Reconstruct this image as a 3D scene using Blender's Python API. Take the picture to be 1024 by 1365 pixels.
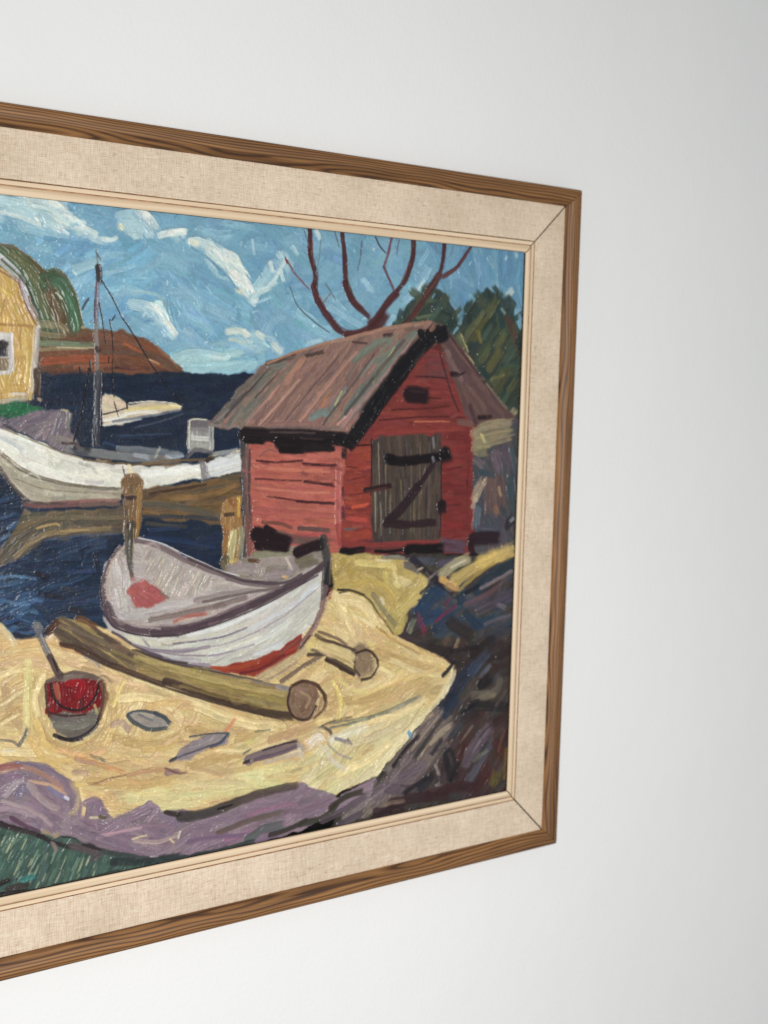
import bpy, math, random
import numpy as np

for o in list(bpy.data.objects): bpy.data.objects.remove(o)
scene = bpy.context.scene
col = scene.collection

# ------------------------------------------------------------------ camera
CAM = np.array([-0.7656, -0.8412, 0.1171])
YAW, PITCH, ROLL, FPX = 0.5975, -0.0977, 0.0246, 1632.3     # measured in a 1024x1365 picture
def cam_axes():
    c, s = math.cos, math.sin
    fwd = np.array([s(YAW)*c(PITCH), c(YAW)*c(PITCH), s(PITCH)])
    right = np.array([c(YAW), -s(YAW), 0.0]); up = np.cross(right, fwd)
    return right*c(ROLL)+up*s(ROLL), -right*s(ROLL)+up*c(ROLL), fwd
AR, AU, AF = cam_axes()
cam_data = bpy.data.cameras.new('camera')
cam = bpy.data.objects.new('camera', cam_data); col.objects.link(cam)
from mathutils import Matrix
cam.matrix_world = Matrix(((AR[0], AU[0], -AF[0], CAM[0]), (AR[1], AU[1], -AF[1], CAM[1]),
                           (AR[2], AU[2], -AF[2], CAM[2]), (0, 0, 0, 1)))
cam_data.sensor_fit = 'VERTICAL'; cam_data.sensor_height = 36.0; cam_data.sensor_width = 27.0
cam_data.lens = 36.0*FPX/1365.0
cam_data.clip_start = 0.01; cam_data.clip_end = 50
cam_data.dof.use_dof = True; cam_data.dof.focus_distance = 0.88; cam_data.dof.aperture_fstop = 6.5
scene.camera = cam

# ------------------------------------------------------------------ light
world = bpy.data.worlds.new('World'); scene.world = world; world.use_nodes = True
bg = world.node_tree.nodes['Background']
bg.inputs[0].default_value = (0.93, 0.985, 0.985, 1); bg.inputs[1].default_value = 0.31
def area(name, loc, target, size, power, colour):
    d = bpy.data.lights.new(name, 'AREA'); d.shape = 'RECTANGLE'; d.size, d.size_y = size
    d.energy = power; d.color = colour
    o = bpy.data.objects.new(name, d); col.objects.link(o); o.location = loc
    v = np.array(target, float)-np.array(loc, float)
    from mathutils import Vector
    o.rotation_euler = Vector(v).to_track_quat('-Z', 'Y').to_euler()
    return o
area('window_light', (-0.68, -1.50, 0.06), (-0.25, 0, -1.0), (0.60, 0.60), 25.5, (1.0, 0.975, 0.952))
scene.view_settings.view_transform = 'Standard'; scene.view_settings.look = 'None'
scene.view_settings.exposure = 0.0; scene.view_settings.gamma = 1.0
scene.view_settings.use_curve_mapping = False

# ------------------------------------------------------------------ sizes (metres); origin = middle of the outer right edge
HH = 0.60                       # outer height
W_WOOD, W_LIN, W_SLIP = 0.0153, 0.0336, 0.0100
INS = W_WOOD+W_LIN+W_SLIP       # 0.0589
P_RIGHT, P_TOP, P_BOT = -INS, HH/2-INS, -HH/2+INS
P_LEFT = P_RIGHT-0.620
D_PAINT = 0.0092                # how far the paint stands off the wall
OUT_L = P_LEFT-INS

# ------------------------------------------------------------------ node helpers
def new_mat(name):
    m = bpy.data.materials.new(name); m.use_nodes = True
    nt = m.node_tree; b = nt.nodes['Principled BSDF']
    return m, nt, b
def N(nt, kind, **kw):
    n = nt.nodes.new(kind)
    for k, v in kw.items():
        if k in n.inputs: n.inputs[k].default_value = v
        else: setattr(n, k, v)
    return n
def L(nt, a, b): nt.links.new(a, b)
def ramp(nt, stops):
    r = nt.nodes.new('ShaderNodeValToRGB'); e = r.color_ramp.elements
    while len(e) < len(stops): e.new(0.5)
    for el, (p, c) in zip(e, stops): el.position = p; el.color = (*c, 1)
    return r
def lin(c):
    c = np.asarray(c, float)/255.0
    return np.where(c <= 0.04045, c/12.92, ((c+0.055)/1.055)**2.4)
def T(c): return tuple(float(x) for x in lin(c))
def coords(nt, scale, randomize=True):
    tc = N(nt, 'ShaderNodeTexCoord'); mp = N(nt, 'ShaderNodeMapping'); mp.inputs['Scale'].default_value = scale
    L(nt, tc.outputs['Object'], mp.inputs['Vector'])
    if randomize:
        oi = N(nt, 'ShaderNodeObjectInfo'); ml = N(nt, 'ShaderNodeMath', operation='MULTIPLY'); ml.inputs[1].default_value = 37.0
        L(nt, oi.outputs['Random'], ml.inputs[0]); cb = N(nt, 'ShaderNodeCombineXYZ')
        for i in range(3): L(nt, ml.outputs[0], cb.inputs[i])
        L(nt, cb.outputs[0], mp.inputs['Location'])
    return mp.outputs[0]

# ------------------------------------------------------------------ materials
def mat_wall():
    m, nt, b = new_mat('white_wall_paint')
    v = coords(nt, (1, 1, 1), False)
    n1 = N(nt, 'ShaderNodeTexNoise'); n1.inputs['Scale'].default_value = 2.2; n1.inputs['Detail'].default_value = 3; L(nt, v, n1.inputs['Vector'])
    r = ramp(nt, [(0.3, T((226, 227, 227))), (0.7, T((231, 231, 231)))]); L(nt, n1.outputs['Fac'], r.inputs[0])
    vo = N(nt, 'ShaderNodeTexVoronoi'); vo.inputs['Scale'].default_value = 5.5; L(nt, v, vo.inputs['Vector'])
    rs = ramp(nt, [(0.010, (1, 1, 1)), (0.020, (0, 0, 0))]); L(nt, vo.outputs['Distance'], rs.inputs[0])
    mx = N(nt, 'ShaderNodeMixRGB'); mx.inputs[2].default_value = (*T((205, 205, 200)), 1)
    L(nt, rs.outputs[0], mx.inputs[0]); L(nt, r.outputs[0], mx.inputs[1]); L(nt, mx.outputs[0], b.inputs['Base Color'])
    n2 = N(nt, 'ShaderNodeTexNoise'); n2.inputs['Scale'].default_value = 260; n2.inputs['Detail'].default_value = 3; L(nt, v, n2.inputs['Vector'])
    n3 = N(nt, 'ShaderNodeTexNoise'); n3.inputs['Scale'].default_value = 18; n3.inputs['Detail'].default_value = 2; L(nt, v, n3.inputs['Vector'])
    ad = N(nt, 'ShaderNodeMath', operation='MULTIPLY_ADD'); ad.inputs[1].default_value = 3.0
    L(nt, n3.outputs['Fac'], ad.inputs[0]); L(nt, n2.outputs['Fac'], ad.inputs[2])
    bp = N(nt, 'ShaderNodeBump'); bp.inputs['Strength'].default_value = 0.45; bp.inputs['Distance'].default_value = 0.0008
    L(nt, ad.outputs[0], bp.inputs['Height']); L(nt, bp.outputs[0], b.inputs['Normal'])
    b.inputs['Roughness'].default_value = 0.75
    return m
def mat_wood():
    m, nt, b = new_mat('stained_softwood')
    v = coords(nt, (1, 1, 1))
    mp = N(nt, 'ShaderNodeMapping'); mp.inputs['Scale'].default_value = (4.5, 34, 34); L(nt, v, mp.inputs['Vector'])
    nd = N(nt, 'ShaderNodeTexNoise'); nd.inputs['Scale'].default_value = 1.0; nd.inputs['Detail'].default_value = 2; L(nt, mp.outputs[0], nd.inputs['Vector'])
    sx = N(nt, 'ShaderNodeSeparateXYZ'); L(nt, v, sx.inputs[0])
    # growth rings: a band pattern across the rail, bent along its length
    a1 = N(nt, 'ShaderNodeMath', operation='MULTIPLY_ADD'); a1.inputs[1].default_value = 0.55; L(nt, sx.outputs['Z'], a1.inputs[0]); L(nt, sx.outputs['Y'], a1.inputs[2])
    a2 = N(nt, 'ShaderNodeMath', operation='MULTIPLY_ADD'); a2.inputs[1].default_value = 0.020; L(nt, nd.outputs['Fac'], a2.inputs[0]); L(nt, a1.outputs[0], a2.inputs[2])
    a3 = N(nt, 'ShaderNodeMath', operation='MULTIPLY'); a3.inputs[1].default_value = 470.0; L(nt, a2.outputs[0], a3.inputs[0])
    fr = N(nt, 'ShaderNodeMath', operation='FRACT'); L(nt, a3.outputs[0], fr.inputs[0])
    r = ramp(nt, [(0.0, T((128, 88, 48))), (0.40, T((147, 104, 60))), (0.68, T((108, 71, 38))), (0.84, T((68, 41, 20))), (0.95, T((96, 62, 32))), (1.0, T((126, 86, 47)))])
    L(nt, fr.outputs[0], r.inputs[0])
    m2 = N(nt, 'ShaderNodeMapping'); m2.inputs['Scale'].default_value = (22, 900, 900); L(nt, v, m2.inputs['Vector'])
    nf = N(nt, 'ShaderNodeTexNoise'); nf.inputs['Scale'].default_value = 1.0; nf.inputs['Detail'].default_value = 4; L(nt, m2.outputs[0], nf.inputs['Vector'])
    m3 = N(nt, 'ShaderNodeMapping'); m3.inputs['Scale'].default_value = (3.5, 110, 110); L(nt, v, m3.inputs['Vector'])
    nb = N(nt, 'ShaderNodeTexNoise'); nb.inputs['Scale'].default_value = 1.0; nb.inputs['Detail'].default_value = 3; L(nt, m3.outputs[0], nb.inputs['Vector'])
    rf = ramp(nt, [(0.25, (0.55, 0.53, 0.52)), (0.72, (1.30, 1.32, 1.34))]); L(nt, nf.outputs['Fac'], rf.inputs[0])
    rb = ramp(nt, [(0.28, (0.50, 0.44, 0.40)), (0.5, (0.95, 0.95, 0.95)), (0.75, (1.22, 1.22, 1.22))]); L(nt, nb.outputs['Fac'], rb.inputs[0])
    x1 = N(nt, 'ShaderNodeMixRGB', blend_type='MULTIPLY'); x1.inputs[0].default_value = 0.75; L(nt, r.outputs[0], x1.inputs[1]); L(nt, rf.outputs[0], x1.inputs[2])
    x2 = N(nt, 'ShaderNodeMixRGB', blend_type='MULTIPLY'); x2.inputs[0].default_value = 0.9; L(nt, x1.outputs[0], x2.inputs[1]); L(nt, rb.outputs[0], x2.inputs[2])
    L(nt, x2.outputs[0], b.inputs['Base Color'])
    bp = N(nt, 'ShaderNodeBump'); bp.inputs['Strength'].default_value = 0.5; bp.inputs['Distance'].default_value = 0.0003
    L(nt, nf.outputs['Fac'], bp.inputs['Height']); L(nt, bp.outputs[0], b.inputs['Normal'])
    b.inputs['Roughness'].default_value = 0.55
    return m
def mat_linen():
    m, nt, b = new_mat('natural_linen_weave')
    v = coords(nt, (1, 1, 1))
    def thread(axis_scale, period):
        mp = N(nt, 'ShaderNodeMapping'); mp.inputs['Scale'].default_value = axis_scale; L(nt, v, mp.inputs['Vector'])
        n = N(nt, 'ShaderNodeTexNoise'); n.inputs['Scale'].default_value = 1.0; n.inputs['Detail'].default_value = 2; L(nt, mp.outputs[0], n.inputs['Vector'])
        return n.outputs['Fac']
    warp = thread((160, 1900, 200), 0)       # threads along the strip
    weft = thread((1900, 160, 200), 0)       # threads across it
    slub = thread((26, 520, 60), 0)
    slb2 = thread((520, 26, 60), 0)
    wv = N(nt, 'ShaderNodeTexWave', wave_type='BANDS', bands_direction='X'); wv.inputs['Scale'].default_value = 250; wv.inputs['Distortion'].default_value = 0.6; L(nt, v, wv.inputs['Vector'])
    wy = N(nt, 'ShaderNodeTexWave', wave_type='BANDS', bands_direction='Y'); wy.inputs['Scale'].default_value = 250; wy.inputs['Distortion'].default_value = 0.6; L(nt, v, wy.inputs['Vector'])
    ck = N(nt, 'ShaderNodeMath', operation='MULTIPLY'); L(nt, wv.outputs['Fac'], ck.inputs[0]); L(nt, wy.outputs['Fac'], ck.inputs[1])
    s1 = N(nt, 'ShaderNodeMath', operation='ADD'); L(nt, warp, s1.inputs[0]); L(nt, weft, s1.inputs[1])
    s2 = N(nt, 'ShaderNodeMath', operation='ADD'); L(nt, slub, s2.inputs[0]); L(nt, slb2, s2.inputs[1])
    s3 = N(nt, 'ShaderNodeMath', operation='MULTIPLY_ADD'); s3.inputs[1].default_value = 0.26; L(nt, s2.outputs[0], s3.inputs[0]); L(nt, s1.outputs[0], s3.inputs[2])
    s4 = N(nt, 'ShaderNodeMath', operation='MULTIPLY_ADD'); s4.inputs[1].default_value = 0.35; L(nt, ck.outputs[0], s4.inputs[0]); L(nt, s3.outputs[0], s4.inputs[2])
    dv = N(nt, 'ShaderNodeMath', operation='DIVIDE'); dv.inputs[1].default_value = 1.54; L(nt, s4.outputs[0], dv.inputs[0])
    r = ramp(nt, [(0.58, T((174, 151, 128))), (0.76, T((205, 185, 162))), (0.88, T((211, 192, 170))), (1.0, T((223, 208, 189)))])
    L(nt, dv.outputs[0], r.inputs[0])
    nz = N(nt, 'ShaderNodeTexNoise'); nz.inputs['Scale'].default_value = 26; nz.inputs['Detail'].default_value = 3; L(nt, v, nz.inputs['Vector'])
    rz = ramp(nt, [(0.3, (0.90, 0.89, 0.87)), (0.65, (1.03, 1.03, 1.03))]); L(nt, nz.outputs['Fac'], rz.inputs[0])
    x = N(nt, 'ShaderNodeMixRGB', blend_type='MULTIPLY'); x.inputs[0].default_value = 1.0; L(nt, r.outputs[0], x.inputs[1]); L(nt, rz.outputs[0], x.inputs[2])
    ns = N(nt, 'ShaderNodeTexNoise'); ns.inputs['Scale'].default_value = 1.0; ns.inputs['Detail'].default_value = 1
    ms = N(nt, 'ShaderNodeMapping'); ms.inputs['Scale'].default_value = (140, 420, 200); L(nt, v, ms.inputs['Vector']); L(nt, ms.outputs[0], ns.inputs['Vector'])
    rs = ramp(nt, [(0.70, (1, 1, 1)), (0.78, (0.80, 0.75, 0.68))]); L(nt, ns.outputs['Fac'], rs.inputs[0])
    x3 = N(nt, 'ShaderNodeMixRGB', blend_type='MULTIPLY'); x3.inputs[0].default_value = 1.0; L(nt, x.outputs[0], x3.inputs[1]); L(nt, rs.outputs[0], x3.inputs[2])
    L(nt, x3.outputs[0], b.inputs['Base Color'])
    bp = N(nt, 'ShaderNodeBump'); bp.inputs['Strength'].default_value = 0.55; bp.inputs['Distance'].default_value = 0.0004
    L(nt, dv.outputs[0], bp.inputs['Height']); L(nt, bp.outputs[0], b.inputs['Normal'])
    b.inputs['Roughness'].default_value = 0.9; b.inputs['Specular IOR Level'].default_value = 0.2
    return m
def mat_slip():
    m, nt, b = new_mat('pale_raw_wood')
    v = coords(nt, (5, 320, 320))
    n = N(nt, 'ShaderNodeTexNoise'); n.inputs['Scale'].default_value = 1.0; n.inputs['Detail'].default_value = 4; L(nt, v, n.inputs['Vector'])
    r = ramp(nt, [(0.3, T((202, 176, 144))), (0.55, T((220, 197, 167))), (0.8, T((229, 209, 182)))]); L(nt, n.outputs['Fac'], r.inputs[0])
    L(nt, r.outputs[0], b.inputs['Base Color'])
    bp = N(nt, 'ShaderNodeBump'); bp.inputs['Strength'].default_value = 0.25; bp.inputs['Distance'].default_value = 0.0002
    L(nt, n.outputs['Fac'], bp.inputs['Height']); L(nt, bp.outputs[0], b.inputs['Normal'])
    b.inputs['Roughness'].default_value = 0.6
    return m
def mat_plain(name, c, rough=0.8, var=0.25, scale=300):
    m, nt, b = new_mat(name)
    v = coords(nt, (1, 1, 1))
    n = N(nt, 'ShaderNodeTexNoise'); n.inputs['Scale'].default_value = scale; n.inputs['Detail'].default_value = 3; L(nt, v, n.inputs['Vector'])
    a = np.array(T(c)); r = ramp(nt, [(0.3, tuple(a*(1-var))), (0.7, tuple(a*(1+var)))]); L(nt, n.outputs['Fac'], r.inputs[0])
    L(nt, r.outputs[0], b.inputs['Base Color']); b.inputs['Roughness'].default_value = rough
    return m
def mat_paint():
    m, nt, b = new_mat('impasto_oil_paint')
    at = N(nt, 'ShaderNodeAttribute', attribute_name='pigment'); L(nt, at.outputs['Color'], b.inputs['Base Color'])
    v = coords(nt, (1, 1, 1), False)
    n = N(nt, 'ShaderNodeTexNoise'); n.inputs['Scale'].default_value = 40; n.inputs['Detail'].default_value = 3; L(nt, v, n.inputs['Vector'])
    r = N(nt, 'ShaderNodeMapRange'); r.inputs['From Min'].default_value = 0.3; r.inputs['From Max'].default_value = 0.7; r.inputs['To Min'].default_value = 0.20; r.inputs['To Max'].default_value = 0.38
    L(nt, n.outputs['Fac'], r.inputs['Value']); L(nt, r.outputs[0], b.inputs['Roughness'])
    nf = N(nt, 'ShaderNodeTexNoise'); nf.inputs['Scale'].default_value = 900; nf.inputs['Detail'].default_value = 2; L(nt, v, nf.inputs['Vector'])
    bp = N(nt, 'ShaderNodeBump'); bp.inputs['Strength'].default_value = 0.25; bp.inputs['Distance'].default_value = 0.0002
    L(nt, nf.outputs['Fac'], bp.inputs['Height']); L(nt, bp.outputs[0], b.inputs['Normal'])
    b.inputs['Specular IOR Level'].default_value = 0.27
    return m
M_WALL, M_WOOD, M_LIN, M_SLIP, M_PAINT = mat_wall(), mat_wood(), mat_linen(), mat_slip(), mat_paint()
M_DARK = mat_plain('dark_wood_and_reveal_shade', (58, 44, 34))  # backing board brown; on the slip's inner face, shade of the reveal painted in
M_BOARD = mat_plain('brown_hardboard', (92, 68, 48))
M_EDGE = mat_plain('glue_stained_edge', (150, 112, 82), 0.8, 0.45, 160)
M_GROOVE = mat_plain('tan_slip_groove', (188, 154, 122), 0.8, 0.30, 120)  # browner tone along the bottom of the slip's groove

# ------------------------------------------------------------------ mesh helpers
def mesh_obj(name, verts, faces, mats, parent=None, fm=None, smooth=False):
    me = bpy.data.meshes.new(name); me.from_pydata([tuple(map(float, v)) for v in verts], [], faces); me.update()
    for m in (mats if isinstance(mats, (list, tuple)) else [mats]): me.materials.append(m)
    if fm is not None: me.polygons.foreach_set('material_index', fm)
    if smooth: me.polygons.foreach_set('use_smooth', [True]*len(me.polygons))
    o = bpy.data.objects.new(name, me); col.objects.link(o)
    if parent: o.parent = parent
    return o

# ------------------------------------------------------------------ the wall
def build_wall():
    x0, x1, z0, z1, t = -2.4, 2.2, -1.5, 1.4, 0.12
    v = [(x0, 0, z0), (x1, 0, z0), (x1, 0, z1), (x0, 0, z1), (x0, t, z0), (x1, t, z0), (x1, t, z1), (x0, t, z1)]
    f = [(0, 1, 2, 3), (5, 4, 7, 6), (4, 0, 3, 7), (1, 5, 6, 2), (3, 2, 6, 7), (4, 5, 1, 0)]
    o = mesh_obj('wall', v, f, M_WALL)
    o['kind'] = 'structure'; o['label'] = 'plain white painted wall behind the framed painting'; o['category'] = 'wall'
    return o
build_wall()

# ------------------------------------------------------------------ the picture as a thing
root = bpy.data.objects.new('framed_painting', None); col.objects.link(root)
root.location = ((OUT_L)/2, 0, -HH/2); root.empty_display_size = 0.05
root['label'] = 'oil painting of red boathouse and boats in brown wood frame on white wall'
root['category'] = 'painting'
bpy.context.view_layer.update()
ROOTLOC = np.array(root.location)

def strip(name, mats, prof, length, side, base_o, gap=0.0, fm_of=None, smooth=None, seg=24, wob=0.0, seed=0):
    """a mitred strip: prof = [(offset inwards from the outer edge, height off the wall)], closed loop.
       local x runs along the strip, local y inwards, local z off the wall."""
    rng = np.random.default_rng(seed); n = len(prof); vs = []
    tt = np.linspace(-1, 1, seg+1); w = np.convolve(rng.normal(0, 1, seg+1+8), np.ones(9)/3, 'valid')*wob
    for k, t in enumerate(tt):
        for o, h in prof:
            half = length/2-o-gap-(max(0, .0014-o)*.7 if name == 'frame_rail' else 0)      # outer corners a little worn
            vs.append((t*half, o-base_o+(w[k] if 0 < k < seg else 0), h))
    fs = []; fm = []
    for k in range(seg):
        for i in range(n):
            j = (i+1) % n
            fs.append((k*n+i, k*n+j, (k+1)*n+j, (k+1)*n+i)); fm.append(fm_of(i) if fm_of else 0)
    fs.append(tuple(range(n-1, -1, -1))); fs.append(tuple(seg*n+i for i in range(n))); fm += [0, 0]
    # outward faces: flip if needed (profile runs so that the front looks to +z)
    ob = mesh_obj(name, vs, fs, mats, root, fm)
    import bmesh
    bm = bmesh.new(); bm.from_mesh(ob.data); bmesh.ops.recalc_face_normals(bm, faces=bm.faces); bm.to_mesh(ob.data); bm.free()
    if smooth: 
        ob.data.polygons.foreach_set('use_smooth', [True]*len(ob.data.polygons))
        ob.data.set_sharp_from_angle(angle=math.radians(38))
    cx, cz, Wd = OUT_L/2, 0.0, -OUT_L
    ex, ez = {'T': ((1, 0), (0, -1)), 'B': ((-1, 0), (0, 1)), 'R': ((0, -1), (-1, 0)), 'L': ((0, 1), (1, 0))}[side]
    org = {'T': (cx, HH/2-base_o), 'B': (cx, -HH/2+base_o), 'R': (-base_o, 0), 'L': (OUT_L+base_o, 0)}[side]
    X = (ex[0], 0, ex[1]); Y = (ez[0], 0, ez[1]); Z = (0, -1, 0)
    ob.matrix_parent_inverse = Matrix.Identity(4)
    ob.matrix_basis = Matrix(((X[0], Y[0], Z[0], org[0]-ROOTLOC[0]), (X[1], Y[1], Z[1], 0-ROOTLOC[1]), (X[2], Y[2], Z[2], org[1]-ROOTLOC[2]), (0, 0, 0, 1)))
    return ob
LEN = {'T': -OUT_L, 'B': -OUT_L, 'R': HH, 'L': HH}
mm = 0.001
wood_prof = [(0, .4*mm), (0, 15.8*mm), (.4*mm, 17.2*mm), (1.3*mm, 18.1*mm), (3.0*mm, 18.7*mm), (5.0*mm, 18.8*mm), (7.0*mm, 18.6*mm),
             (9.0*mm, 18.1*mm), (10.4*mm, 17.6*mm), (10.9*mm, 17.0*mm), (12.4*mm, 16.2*mm), (14.0*mm, 15.0*mm), (15.0*mm, 13.6*mm),
             (15.3*mm, 12.6*mm), (15.3*mm, 9*mm), (9*mm, 9*mm), (9*mm, .4*mm)]
b0 = W_WOOD; b1 = W_WOOD+W_LIN
lin_prof = [(b0-3*mm, 8.6*mm), (b0-3*mm, 12.0*mm), (b0+.2*mm, 12.3*mm), (b0+2*mm, 12.4*mm), (b0+16*mm, 12.2*mm), (b1-2*mm, 11.9*mm), (b1-.5*mm, 11.7*mm), (b1-.12*mm, 11.2*mm), (b1-.12*mm, 8.6*mm)]
c0 = b1
slip_prof = [(c0+.12*mm, 7.4*mm), (c0+.12*mm, 11.2*mm), (c0+.5*mm, 11.6*mm), (c0+3.2*mm, 11.7*mm), (c0+3.5*mm, 10.2*mm), (c0+3.9*mm, 10.2*mm), (c0+4.3*mm, 12.0*mm), (c0+5.4*mm, 12.9*mm),
             (c0+7.0*mm, 13.3*mm), (c0+8.4*mm, 13.2*mm), (c0+9.4*mm, 12.8*mm), (c0+9.9*mm, 12.3*mm), (c0+10.0*mm, 11.9*mm), (c0+10.0*mm, 7.4*mm)]
nsl = len(slip_prof)
for k, s in enumerate('TRBL'):
    strip('frame_rail', [M_WOOD], wood_prof, LEN[s], s, 0.0, gap=.22*mm, smooth=True, seed=k)
    strip('linen_liner_strip', [M_LIN, M_EDGE], lin_prof, LEN[s], s, b0, gap=1.05*mm, fm_of=lambda i: 1 if i in (6, 7) else 0, smooth=True, wob=.00010, seed=10+k, seg=60)
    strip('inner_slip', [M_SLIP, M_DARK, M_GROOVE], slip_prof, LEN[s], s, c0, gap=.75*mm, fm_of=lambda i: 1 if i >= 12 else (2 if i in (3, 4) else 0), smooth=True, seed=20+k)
def board(name, x0, x1, z0, z1, d0, d1, mat):
    v = [(x, -d, z) for d in (d0, d1) for x, z in ((x0, z0), (x1, z0), (x1, z1), (x0, z1))]
    v = [tuple(np.array(p)-ROOTLOC) for p in v]
    f = [(0, 3, 2, 1), (4, 5, 6, 7), (0, 1, 5, 4), (1, 2, 6, 5), (2, 3, 7, 6), (3, 0, 4, 7)]
    return mesh_obj(name, v, f, mat, root)
board('backing_board', OUT_L+9.3*mm, -9.3*mm, -HH/2+9.3*mm, HH/2-9.3*mm, .6*mm, 7.0*mm, M_DARK)

# ------------------------------------------------------------------ the painted surface
# Control points below were read off as directions of sight; each is carried onto the picture's plane (y = -D_PAINT), so
# the paint lies at its true place and size on the flat board.
CELL = 0.5                                   # mm per cell
MARG = 1.5                                   # mm of paint that runs under the slip
X0 = P_LEFT*1000-MARG; X1 = P_RIGHT*1000+MARG; Z1 = P_TOP*1000+MARG; Z0 = P_BOT*1000-MARG
NX = int((X1-X0)/CELL)+1; NZ = int((Z1-Z0)/CELL)+1
def to_mm(pts):
    p = np.atleast_2d(np.asarray(pts, float))
    d = AF+np.outer((p[:, 0]-512)/FPX, AR)+np.outer(-(p[:, 1]-682.5)/FPX, AU)
    t = (-D_PAINT-CAM[1])/d[:, 1]
    q = CAM+d*t[:, None]
    return np.stack([q[:, 0]*1000-X0, Z1-q[:, 2]*1000], -1)/CELL          # column, row in cells
def px_scale(p):
    a = to_mm([p, (p[0], p[1]+10)]); return np.linalg.norm(a[1]-a[0])/10   # cells per picture pixel (upright)
rng = np.random.default_rng(7)
C = np.zeros((NZ, NX, 3), np.float32)        # pigment, sRGB 0..1
Hh = np.zeros((NZ, NX), np.float32)          # paint thickness, mm
ID = np.zeros((NZ, NX), np.int16)
DX = np.ones((NZ, NX), np.float32); DY = np.zeros((NZ, NX), np.float32)    # which way the brush last went
MOTIFS = []
def motif(name):
    if name not in MOTIFS: MOTIFS.append(name)
    return MOTIFS.index(name)
def vnoise(shape, cell, seed=None):
    r = rng if seed is None else np.random.default_rng(seed)
    h, w = shape; gh, gw = int(h/cell)+3, int(w/cell)+3
    g = r.random((gh, gw)).astype(np.float32)
    y = np.arange(h)/cell; x = np.arange(w)/cell
    yi = y.astype(int); xi = x.astype(int); fy = (y-yi)[:, None]; fx = (x-xi)[None, :]
    fy = fy*fy*(3-2*fy); fx = fx*fx*(3-2*fx)
    a = g[yi][:, xi]; b_ = g[yi][:, xi+1]; c = g[yi+1][:, xi]; d = g[yi+1][:, xi+1]
    return (a*(1-fx)+b_*fx)*(1-fy)+(c*(1-fx)+d*fx)*fy
WOBX = (vnoise((NZ, NX), 14)-.5)*6+(vnoise((NZ, NX), 4)-.5)*1.6
WOBY = (vnoise((NZ, NX), 14)-.5)*6+(vnoise((NZ, NX), 4)-.5)*1.6
AFLD = vnoise((NZ, NX), 75)*.6+vnoise((NZ, NX), 34)*.4
def spline(P, step=3.0):
    P = np.asarray(P, float)
    if len(P) == 1: P = np.vstack([P, P+[[0.8, 0.3]]])
    if len(P) == 2:
        n = max(2, int(np.linalg.norm(P[1]-P[0])/step/2)); t = np.linspace(0, 1, n+1)[:, None]; return P[0]+(P[1]-P[0])*t
    Q = np.vstack([2*P[0]-P[1], P, 2*P[-1]-P[-2]]); out = []
    for i in range(1, len(Q)-2):
        n = max(2, int(np.linalg.norm(Q[i+1]-Q[i])/step)); t = np.linspace(0, 1, n, endpoint=False)[:, None]
        a, b_, c, d = Q[i-1], Q[i], Q[i+1], Q[i+2]
        out.append(.5*((2*b_)+(-a+c)*t+(2*a-5*b_+4*c-d)*t*t+(-a+3*b_-3*c+d)*t**3))
    return np.vstack(out+[P[-1:]])
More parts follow.
